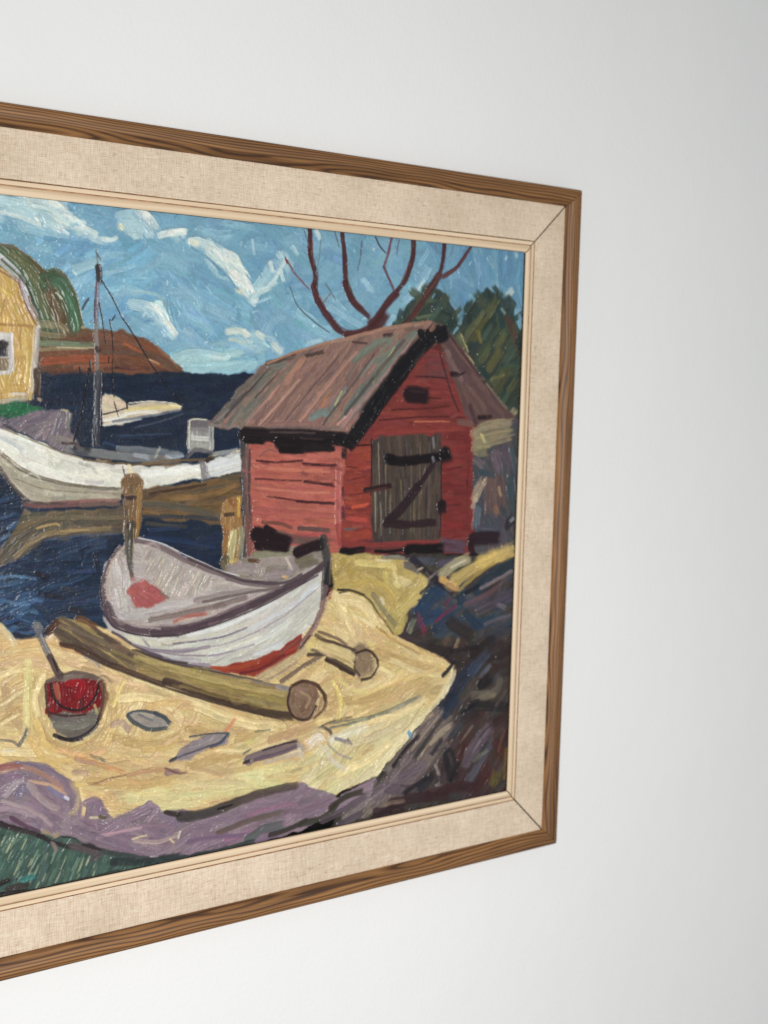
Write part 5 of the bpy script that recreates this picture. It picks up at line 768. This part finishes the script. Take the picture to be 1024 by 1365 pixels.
for pts, w, c in [([(140, 824), (150, 838), (168, 850)], 6, (176, 168, 166)), ([(170, 850), (210, 858), (260, 852)], 7, (196, 192, 172)), ([(190, 866), (240, 868), (280, 862)], 4.5, (126, 114, 128)), ([(200, 872), (240, 884), (280, 888)], 7, (134, 120, 134)), ([(220, 876), (270, 880)], 5, (166, 158, 166)), ([(230, 858), (290, 850), (330, 836)], 2.6, (112, 104, 122)), ([(250, 846), (310, 830), (370, 800)], 6, (210, 212, 210)), ([(280, 872), (340, 856), (390, 826)], 7, (206, 208, 202)), ([(330, 840), (390, 806), (424, 780)], 6, (204, 206, 210)), ([(300, 866), (350, 846)], 4, (216, 216, 196)), ([(340, 872), (376, 856)], 5, (196, 198, 200)), ([(190, 852), (200, 864)], 3, (150, 140, 146)), ([(222, 848), (240, 848)], 2, (110, 104, 110)), ([(400, 800), (424, 776)], 7, (200, 204, 206))]:
    S(HU, pts, w, c, h=.34, br=.08)
for pts, w, c in [([(139, 806), (150, 826), (176, 838), (212, 843)], 9, (98, 80, 88)), ([(204, 843), (244, 839), (290, 825), (350, 800)], 9, (86, 69, 77)), ([(336, 806), (376, 786), (410, 768), (433, 751)], 9, (88, 72, 78)), ([(150, 822), (180, 834), (214, 838)], 2.6, (150, 134, 132)), ([(250, 833), (310, 812), (370, 784)], 2.2, (120, 102, 106)), ([(140, 820), (156, 838), (196, 848), (240, 846)], 2.2, (66, 54, 60)), ([(240, 846), (300, 828), (360, 802), (424, 766)], 2, (74, 62, 68)),
    ([(250, 744), (292, 762), (332, 775), (376, 777), (404, 764)], 4, (92, 78, 84)), ([(176, 720), (214, 729), (250, 747)], 4.5, (118, 102, 104)), ([(160, 728), (145, 750), (137, 778), (139, 804)], 4, (104, 86, 88)), ([(270, 802), (330, 790), (376, 782)], 4, (112, 98, 96))]:
    S(RB, pts, w, c, h=.38, br=.16, dry=.1, wet=.06)
for pts, w, c in [([(150, 842), (190, 866), (240, 884), (282, 892)], 3.5, (84, 72, 84)), ([(176, 858), (230, 872), (290, 872), (340, 858)], 2.6, (140, 128, 138)), ([(230, 866), (300, 858), (370, 826), (420, 786)], 2.4, (150, 142, 148))]:
    S(HU, pts, w, c, h=.34, dry=.2)
KE = RB+'/painted_keel'
F(KE, [(277, 888), (300, 887), (330, 883), (370, 867), (402, 845), (404, 850), (390, 872), (362, 890), (340, 901), (322, 900), (300, 896)], [(150, 58, 46), (138, 52, 44), (160, 66, 50)], [[(280, 891), (330, 891), (400, 850)]], 30, 5, 3, 4, .05, h=.36)
S(KE, [(282, 890), (316, 890), (346, 880)], 5, (168, 76, 50)); S(KE, [(320, 898), (350, 890), (380, 872)], 4, (112, 44, 46)); S(KE, [(372, 872), (400, 850)], 3, (130, 92, 86))
SM = RB+'/painted_stem'
for pts, w, c in [([(430, 718), (434, 740), (436, 766), (434, 790)], 10, (66, 64, 64)), ([(434, 784), (428, 812), (416, 838)], 8, (122, 98, 98)), ([(418, 834), (406, 852), (394, 866)], 7, (128, 100, 98)), ([(428, 720), (430, 734)], 5, (40, 40, 44)), ([(440, 742), (440, 780)], 3, (110, 92, 86)), ([(430, 760), (428, 800)], 3, (92, 84, 84)), ([(441, 784), (438, 800)], 3, (150, 78, 58)), ([(412, 848), (398, 866)], 3.5, (84, 52, 46)), ([(404, 838), (408, 832)], 2, (220, 216, 206))]:
    S(SM, pts, w, c, h=.38, br=.16)
S(PO, [(174, 700), (172, 730), (174, 762)], 12, (72, 68, 60), h=.36, w2=8); S(PO, [(168, 706), (167, 740)], 4, (104, 98, 88), h=.36); S(PO, [(172, 752), (176, 770)], 5, (92, 84, 82), h=.3); S(PO, [(178, 704), (177, 742)], 2.2, (136, 124, 96), h=.3)
# ------------------------------------------------------------------ logs
LG = 'painted_log'
gl = [[(84, 836), (150, 868), (220, 896), (310, 920), (390, 940)]]
F(LG, [(66, 838), (80, 822), (104, 828), (136, 840), (165, 862), (210, 880), (270, 892), (340, 908), (394, 918), (400, 958), (372, 956), (300, 936), (220, 911), (140, 882), (110, 864), (80, 858), (76, 848)], [(148, 128, 84), (136, 116, 76), (158, 140, 94)], gl, 46, 6, 3, 3, .04, h=.38, br=.16)
F(LG, [(66, 838), (80, 822), (104, 828), (136, 840), (170, 864), (190, 880), (180, 896), (140, 882), (110, 864), (80, 858)], [(98, 82, 70), (84, 70, 62), (110, 94, 80)], gl, 40, 5, 2.6, 4, .04, h=.38, br=.2, base=False)
for pts, w, c in [([(64, 842), (72, 834), (80, 828)], 8, (84, 56, 44)), ([(104, 824), (116, 828), (130, 836)], 8, (104, 72, 50)), ([(82, 858), (110, 866), (150, 886), (200, 906), (220, 912)], 6, (76, 54, 48)), ([(220, 908), (280, 928), (340, 946), (392, 956)], 9, (70, 52, 46)), ([(84, 834), (130, 852), (170, 874)], 6, (116, 100, 84)), ([(150, 868), (200, 890), (240, 902)], 6, (132, 116, 78)), ([(180, 876), (220, 886), (260, 896)], 6, (176, 160, 104)), ([(230, 892), (300, 910), (380, 926)], 7, (168, 150, 98)), ([(250, 904), (320, 922), (388, 938)], 5, (150, 134, 78)), ([(270, 890), (340, 908), (392, 918)], 3.5, (120, 108, 104)), ([(180, 866), (220, 880), (250, 884)], 3, (70, 60, 58)), ([(240, 914), (300, 930), (350, 942)], 4, (128, 110, 66)), ([(370, 916), (388, 920)], 6, (146, 140, 142))]:
    S(LG, pts, w, c, h=.38, br=.18, dry=.15)
LE = LG+'/painted_log_end'
F(LE, [(386, 912), (404, 908), (420, 914), (424, 932), (418, 950), (404, 960), (388, 954), (384, 934)], [(128, 102, 82), (116, 90, 72), (140, 114, 94)], [[(390, 920), (404, 912), (418, 922), (418, 944), (402, 956), (390, 946), (390, 926)]], 20, 5, 3, 10, .2, h=.4, br=.14)
for pts, w, c in [([(388, 914), (404, 908), (420, 912), (430, 924), (432, 934)], 5, (78, 52, 44)), ([(386, 918), (384, 940), (392, 956), (410, 958), (422, 940)], 3.5, (66, 46, 42)), ([(400, 922), (412, 930), (406, 944)], 4, (156, 130, 104)), ([(428, 930), (424, 950)], 4, (160, 130, 96))]: S(LE, pts, w, c, h=.4, dry=.12)
F(LG, [(418, 846), (436, 852), (470, 866), (490, 870), (480, 902), (462, 896), (436, 880), (412, 872), (404, 862)], [(206, 186, 124), (190, 168, 112), (216, 198, 140)], 18, 26, 6, 2.4, 8, h=.4)
for pts, w, c in [([(420, 846), (440, 858), (472, 868)], 4.5, (84, 64, 54)), ([(440, 862), (462, 866), (476, 870)], 6, (190, 178, 140)), ([(436, 878), (452, 884), (474, 898)], 6.5, (74, 58, 50)), ([(374, 908), (400, 890), (430, 872)], 6, (112, 94, 82)), ([(346, 902), (384, 880), (408, 864)], 9, (184, 166, 130)), ([(410, 872), (436, 872), (440, 868)], 5, (74, 60, 54)), ([(416, 866), (436, 874)], 4, (112, 94, 84)), ([(424, 842), (446, 850), (462, 860)], 4, (120, 96, 84)), ([(440, 870), (470, 876)], 5, (170, 152, 120)), ([(452, 890), (470, 898)], 4, (70, 54, 48)), ([(356, 906), (380, 892), (396, 880)], 3, (148, 132, 118))]:
    S(LG, pts, w, c, h=.4, dry=.15)
S(LE, [(478, 872), (484, 884), (486, 896)], 26, (122, 102, 84), h=.4, dry=.05)
for pts, w, c in [([(474, 870), (488, 866), (500, 876), (502, 888), (494, 902), (480, 906)], 3.5, (62, 46, 42)), ([(474, 874), (472, 890), (480, 902)], 3, (84, 66, 58)), ([(482, 876), (492, 882), (488, 894)], 4, (146, 124, 100))]: S(LE, pts, w, c, h=.4, dry=.1)
# ------------------------------------------------------------------ bucket
BU = 'painted_bucket'
F(BU, [(62, 910), (80, 900), (100, 896), (124, 898), (140, 910), (136, 945), (132, 962), (120, 980), (96, 988), (76, 978), (66, 956), (61, 940)], [(110, 104, 96), (100, 94, 88), (120, 114, 104)], 0, 20, 6, 2.6, 10, h=.36)
F(BU, [(63, 910), (100, 905), (136, 908), (134, 944), (112, 950), (88, 948), (62, 950)], [(134, 30, 36), (118, 28, 34), (150, 36, 40)], 80, 14, 6, 3, 20, h=.4)
for pts, w, c in [([(64, 908), (84, 900), (110, 898), (132, 906)], 7, (104, 86, 80)), ([(84, 902), (110, 902)], 5, (128, 112, 104)), ([(74, 914), (78, 934)], 7, (166, 94, 70)), ([(108, 926), (110, 944)], 6, (92, 40, 44)), ([(136, 912), (140, 930), (132, 960)], 6, (120, 88, 64)), ([(90, 910), (110, 912), (104, 932)], 8, (166, 30, 40)), ([(120, 914), (122, 936)], 5, (146, 28, 38)),
    ([(68, 912), (70, 926), (80, 940), (98, 946), (116, 942), (128, 926), (132, 908)], 4, (48, 34, 36)), ([(66, 946), (70, 952)], 7, (150, 34, 40)), ([(72, 980), (90, 986), (112, 980), (128, 966), (134, 950)], 5, (56, 48, 52)), ([(78, 982), (94, 987), (110, 984)], 4, (44, 38, 44)), ([(126, 940), (130, 952)], 4, (170, 160, 110)), ([(74, 966), (100, 968), (120, 962)], 9, (118, 114, 104)), ([(130, 908), (136, 900), (150, 910)], 3, (150, 130, 110))]:
    S(BU, pts, w, c, h=.42, dry=.12)
OA = 'painted_bucket/painted_handle'
for pts, w, c in [([(48, 834), (52, 842)], 10, (128, 124, 122)), ([(50, 842), (58, 860), (68, 880)], 8, (112, 108, 112)), ([(66, 876), (74, 892), (82, 904)], 8, (84, 66, 66)), ([(70, 878), (78, 896)], 3, (56, 42, 48)), ([(54, 846), (64, 868)], 2.5, (150, 148, 148))]:
    S(OA, pts, w, c, h=.4, dry=.08)
# dark edge where the paint runs out under the slip at the lower left
for pts, w, c in [([(-40, 1204), (60, 1184), (160, 1160)], 5, (60, 62, 60))]: S(GR, pts, w, c, h=.3, setid=False)

for nm, pts, w, c in [('painted_log', [(100, 866), (150, 890), (220, 916), (300, 940), (380, 960)], 3, (64, 50, 46)), ('painted_log', [(176, 866), (230, 884), (290, 896), (350, 908)], 2.4, (78, 66, 62)), ('painted_log/painted_log_end', [(424, 914), (433, 928), (430, 946), (416, 958)], 4, (92, 64, 50)),
    ('painted_boathouse/painted_roof', [(300, 556), (340, 512), (360, 490)], 2.4, (66, 62, 62)), ('painted_boathouse/painted_roof', [(380, 560), (420, 512), (452, 474)], 2, (92, 72, 70)), ('painted_boathouse/painted_roof', [(320, 568), (352, 530), (390, 486)], 6, (120, 110, 100)), ('painted_boathouse/painted_roof', [(400, 560), (440, 508), (476, 466)], 6, (168, 126, 112)), ('painted_boathouse/painted_roof', [(430, 566), (470, 512), (500, 470)], 4, (96, 84, 82)),
    ('painted_boathouse/painted_roof', [(360, 562), (396, 516), (424, 484)], 5, (126, 96, 90)), ('painted_boathouse/painted_roof', [(460, 552), (500, 500), (540, 452)], 5, (84, 80, 78)), ('painted_hill', [(2, 346), (34, 378), (56, 424)], 3, (54, 70, 54)), ('painted_hill', [(62, 372), (70, 392), (66, 420)], 4, (100, 82, 62)), ('painted_hill', [(10, 338), (40, 358), (60, 384)], 5, (104, 108, 76)),
    ('painted_sky', [(255, 330), (276, 344), (300, 366), (318, 388)], 3, (104, 146, 170)), ('painted_sky', [(60, 318), (110, 326), (150, 330)], 6, (104, 150, 178)), ('painted_beach', [(62, 985), (96, 996), (134, 976), (146, 940)], 4, (176, 148, 100)), ('painted_beach', [(440, 964), (500, 952), (556, 928)], 3, (120, 116, 96)), ('painted_beach', [(500, 835), (530, 856), (560, 872)], 2.6, (168, 138, 92)),
    ('painted_beach', [(452, 790), (470, 788), (490, 798), (504, 818), (524, 846)], 2.6, (96, 80, 56)), ('painted_sailing_boat', [(2, 606), (30, 628), (70, 642), (120, 650), (160, 653)], 3, (104, 96, 84)), ('painted_sailing_boat', [(0, 626), (20, 654), (40, 669), (90, 672)], 3, (84, 74, 70))]:
    S(nm, pts, w, c, h=.34, dry=.35, wet=.15)

for pts, w, c in [([(548, 1000), (572, 968), (590, 946)], 4, (150, 136, 118)), ([(556, 1012), (584, 976), (604, 962)], 3.5, (160, 148, 128)), ([(520, 1040), (548, 1010)], 4, (134, 118, 118)), ([(500, 1060), (530, 1036)], 4, (126, 112, 116)), ([(470, 1080), (510, 1052)], 4, (134, 120, 122)), ([(630, 1000), (652, 970)], 4, (130, 118, 124)), ([(600, 1040), (612, 1014)], 6, (36, 33, 38)), ([(540, 1056), (570, 1034)], 6, (40, 36, 42)), ([(616, 950), (640, 932)], 5, (34, 34, 44)), ([(640, 900), (654, 884)], 6, (90, 96, 108)), ([(660, 940), (676, 920)], 5, (96, 84, 76)),
    ([(590, 900), (606, 880)], 6, (34, 36, 46)), ([(600, 868), (640, 862)], 6, (48, 38, 38)), ([(646, 832), (684, 818)], 6, (96, 92, 102)), ([(620, 790), (640, 780)], 5, (36, 40, 52)), ([(560, 790), (580, 772)], 5, (66, 62, 70)), ([(664, 1000), (672, 970)], 5, (100, 66, 54)), ([(524, 1020), (540, 998), (560, 978)], 6, (44, 38, 42)), ([(612, 990), (630, 966)], 4, (120, 104, 96))]:
    S('painted_rocks', pts, w, c, h=.4, br=.16, dry=.35, wet=.15)

for nm, pts, w, c in [('painted_log', [(430, 862), (452, 870), (472, 880)], 15, (202, 182, 132)), ('painted_log', [(424, 850), (448, 858), (474, 867)], 3.6, (84, 66, 56)), ('painted_log', [(434, 880), (452, 888), (472, 900)], 4.5, (70, 54, 48)), ('painted_log', [(440, 872), (468, 884)], 3, (170, 150, 110)),
    ('painted_bucket', [(61, 912), (62, 936), (66, 956)], 3, (84, 60, 50)), ('painted_bucket', [(139, 912), (137, 936), (132, 958)], 3.5, (98, 72, 54)), ('painted_bucket', [(66, 950), (90, 954), (116, 952)], 3, (70, 48, 46))]:
    S(nm, pts, w, c, h=.3, dry=.12, wet=.1)
# ------------------------------------------------------------------ turn the paint into relief meshes, one per painted motif
def components(I):
    """connected patches of one motif (runs of equal id joined row by row)"""
    nz, nx = I.shape; par = []; lab = np.zeros((nz, nx), np.int32); prev = None
    def find(a):
        while par[a] != a: par[a] = par[par[a]]; a = par[a]
        return a
    for r in range(nz):
        row = I[r]; cut = np.flatnonzero(np.diff(row))+1; st = np.concatenate([[0], cut]); en = np.concatenate([cut, [nx]]); cur = []
        for s_, e_ in zip(st.tolist(), en.tolist()):
            k = len(par); par.append(k); lab[r, s_:e_] = k; cur.append((s_, e_, int(row[s_]), k))
        if prev:
            i = 0
            for s_, e_, v, k in cur:
                while i and prev[i][0] >= s_: i -= 1
                j = i
                while j < len(prev) and prev[j][0] < e_:
                    if prev[j][1] > s_ and prev[j][2] == v:
                        a, b_ = find(prev[j][3]), find(k)
                        if a != b_: par[b_] = a
                    j += 1
                i = max(0, j-1)
        prev = cur
    rt = np.array([find(k) for k in range(len(par))]); lab = rt[lab]
    u, lab = np.unique(lab, return_inverse=True); return lab.reshape(nz, nx)
def tidy(I, least):
    for _ in range(4):
        lab = components(I); n = np.bincount(lab.ravel()); small = n[lab] < least
        if not small.any(): break
        idx = np.where(~small, np.arange(I.shape[1])[None, :], 0); idx = np.maximum.accumulate(idx, axis=1)
        J = np.take_along_axis(I, idx, axis=1); I = np.where(small, J, I)
        up = np.where(~small, np.arange(I.shape[0])[:, None], 0)
    return I, components(I)
def streaks(n, lo, hi, wl, wh, amp, al):
    """single bristles that drag the paint on a little along the way the brush went"""
    X = rng.integers(4, NX-4, n); Y = rng.integers(4, NZ-4, n)
    keep = {k for k, nm in enumerate(MOTIFS) if any(w_ in nm for w_ in ('bucket', 'mast', 'hinge', 'bare_tree', 'dinghy', 'thwart', 'hatch', 'window', 'stem', 'log_end', 'cabin', 'handle', 'painted_stone'))}
    for x, y in zip(X, Y):
        if int(ID[y, x]) in keep: continue
        t = np.array([DX[y, x], DY[y, x]]); nn = np.array([-t[1], t[0]]); l = rng.uniform(lo, hi)
        c = C[y, x]*255*(1+rng.normal(0, amp))+rng.normal(0, 2.5, 3)
        P = np.array([[x, y]-t*l*.3, [x, y]+nn*rng.normal(0, .10)*l, [x, y]+t*l*.7])
        dab(spline(P, l/4), rng.uniform(wl, wh), np.clip(c, 3, 250), None, a=al, h=.07+rng.uniform(0, .11), br=.08, dry=.5, wet=.1, hard=.4)
def broken_colour(n):
    """medium strokes that carry a bit of a neighbouring colour, laid along the brushwork already there"""
    keep = {k for k, nm in enumerate(MOTIFS) if any(w_ in nm for w_ in ('bucket', 'mast', 'hinge', 'bare_tree', 'dinghy', 'thwart', 'hatch', 'window', 'stem', 'log_end', 'cabin', 'handle', 'painted_stone', 'keel', 'post', 'door', 'bargeboard', 'painted_boulder'))}
    X = rng.integers(4, NX-4, n); Y = rng.integers(4, NZ-4, n); own = {}
    for x, y in zip(X, Y):
        i = int(ID[y, x])
        if i in keep: continue
        t = np.array([DX[y, x], DY[y, x]]); nn = np.array([-t[1], t[0]])
        q = rng.normal(0, 34, 2); x2 = int(np.clip(x+q[0], 0, NX-1)); y2 = int(np.clip(y+q[1], 0, NZ-1))
        c = C[y, x]*255
        if int(ID[y2, x2]) == i: c = c*.35+C[y2, x2]*255*.65
        c = c*(1+rng.normal(0, .055))+rng.normal(0, 3.5, 3)
        if i not in own: own[i] = ID == i
        l = rng.uniform(10, 34); kk = rng.normal(0, .16)*l
        P = np.array([[x, y]-t*l*.5, [x, y]+nn*kk, [x, y]+t*l*.5])
        dab(spline(P, l/5), rng.uniform(3, 8), np.clip(c, 4, 250), None, a=.55, h=.14+rng.uniform(0, .14), br=.12, dry=.45, wet=.2, hard=.45, mask=own[i])
broken_colour(2200)
def soften(k):
    global C
    for _ in range(k):
        p = np.pad(C, ((1, 1), (1, 1), (0, 0)), mode='edge'); C = (p[:-2, 1:-1]+p[2:, 1:-1]+p[1:-1, :-2]+p[1:-1, 2:]+4*C)/8
soften(1)
streaks(6000, 4, 13, 1.7, 3.0, .045, .55)
def build_paint():
    global C, Hh
    lum0 = C.mean(-1)
    fine = vnoise((NZ, NX), 2.2)-.5; mid_ = vnoise((NZ, NX), 5)-.5
    peaks = np.clip(vnoise((NZ, NX), 3.0)-.80, 0, 1)*.75*(vnoise((NZ, NX), 30) > .45)
    Z = Hh*(1.25+.75*np.clip((lum0-.35)*3, 0, 1))+fine*.05+mid_*.07+peaks
    lum = (C*np.array([.3, .59, .11], np.float32)).sum(-1)
    gain = np.interp(lum, [.1, .24, .45, .7, 1], [.72, .81, .93, .975, .99])[..., None]       # pigments are a little deeper than read off by eye
    col_ = np.clip(C*gain*(1+fine[..., None]*.07), 0.008, .97)
    xs_v = np.arange(NX); vis = int(((-0.530)*1000-X0)/CELL)
    cols = np.concatenate([np.arange(0, vis, 3), np.arange(vis, NX)])
    Z = Z[:, cols]; cl = col_[:, cols]; idm = ID[:, cols]
    ncol = len(cols); lc = lin(cl*255).astype(np.float32)
    gx = (X0+cols*CELL)/1000; gz = (Z1-np.arange(NZ)*CELL)/1000
    VX = np.broadcast_to(gx[None, :], (NZ, ncol)); VZ = np.broadcast_to(gz[:, None], (NZ, ncol)); VY = -(D_PAINT+Z/1000)
    V = np.stack([VX, VY, VZ], -1).reshape(-1, 3)-ROOTLOC; V = V.astype(np.float32)
    RGBA = np.concatenate([lc, np.ones((NZ, ncol, 1), np.float32)], -1).reshape(-1, 4)
    ii = np.arange(NZ*ncol).reshape(NZ, ncol)
    Q = np.stack([ii[:-1, :-1], ii[1:, :-1], ii[1:, 1:], ii[:-1, 1:]], -1).reshape(-1, 4)
    idm, lab = tidy(idm[:-1, :-1].copy(), 260)
    fid = lab.reshape(-1); flat = idm.reshape(-1)
    objs = {}
    cnt = np.bincount(fid); first = np.zeros(len(cnt), int); first[fid[::-1]] = np.arange(len(fid))[::-1]
    for k in np.argsort(-cnt):
        nm = MOTIFS[flat[first[k]]]
        q = Q[fid == k]
        used, inv = np.unique(q, return_inverse=True); inv = inv.reshape(-1).astype(np.int32)
        me = bpy.data.meshes.new(nm); nf = len(q)
        me.vertices.add(len(used)); me.vertices.foreach_set('co', V[used].reshape(-1))
        me.loops.add(nf*4); me.loops.foreach_set('vertex_index', inv)
        me.polygons.add(nf); me.polygons.foreach_set('loop_start', np.arange(0, nf*4, 4, dtype=np.int32))
        me.polygons.foreach_set('use_smooth', np.ones(nf, bool))
        me.update(calc_edges=True)
        at = me.color_attributes.new('pigment', 'FLOAT_COLOR', 'POINT'); at.data.foreach_set('color', RGBA[used].reshape(-1))
        me.materials.append(M_PAINT)
        leaf = nm.split('/')[-1]
        o = bpy.data.objects.new(leaf, me); col.objects.link(o); ctr = V[used].mean(axis=0); objs.setdefault(nm, []).append((o, ctr))
    for nm, lst in objs.items():
        for o, ctr in lst:
            up = objs.get(nm.rsplit('/', 1)[0]) if '/' in nm else None
            o.parent = min(up[:2], key=lambda t: float(np.linalg.norm(t[1]-ctr)))[0] if up else root
build_paint()
board('painting_board', P_LEFT-MARG/1000, P_RIGHT+MARG/1000, P_BOT-MARG/1000, P_TOP+MARG/1000, 7.2*mm, 8.9*mm, M_BOARD)
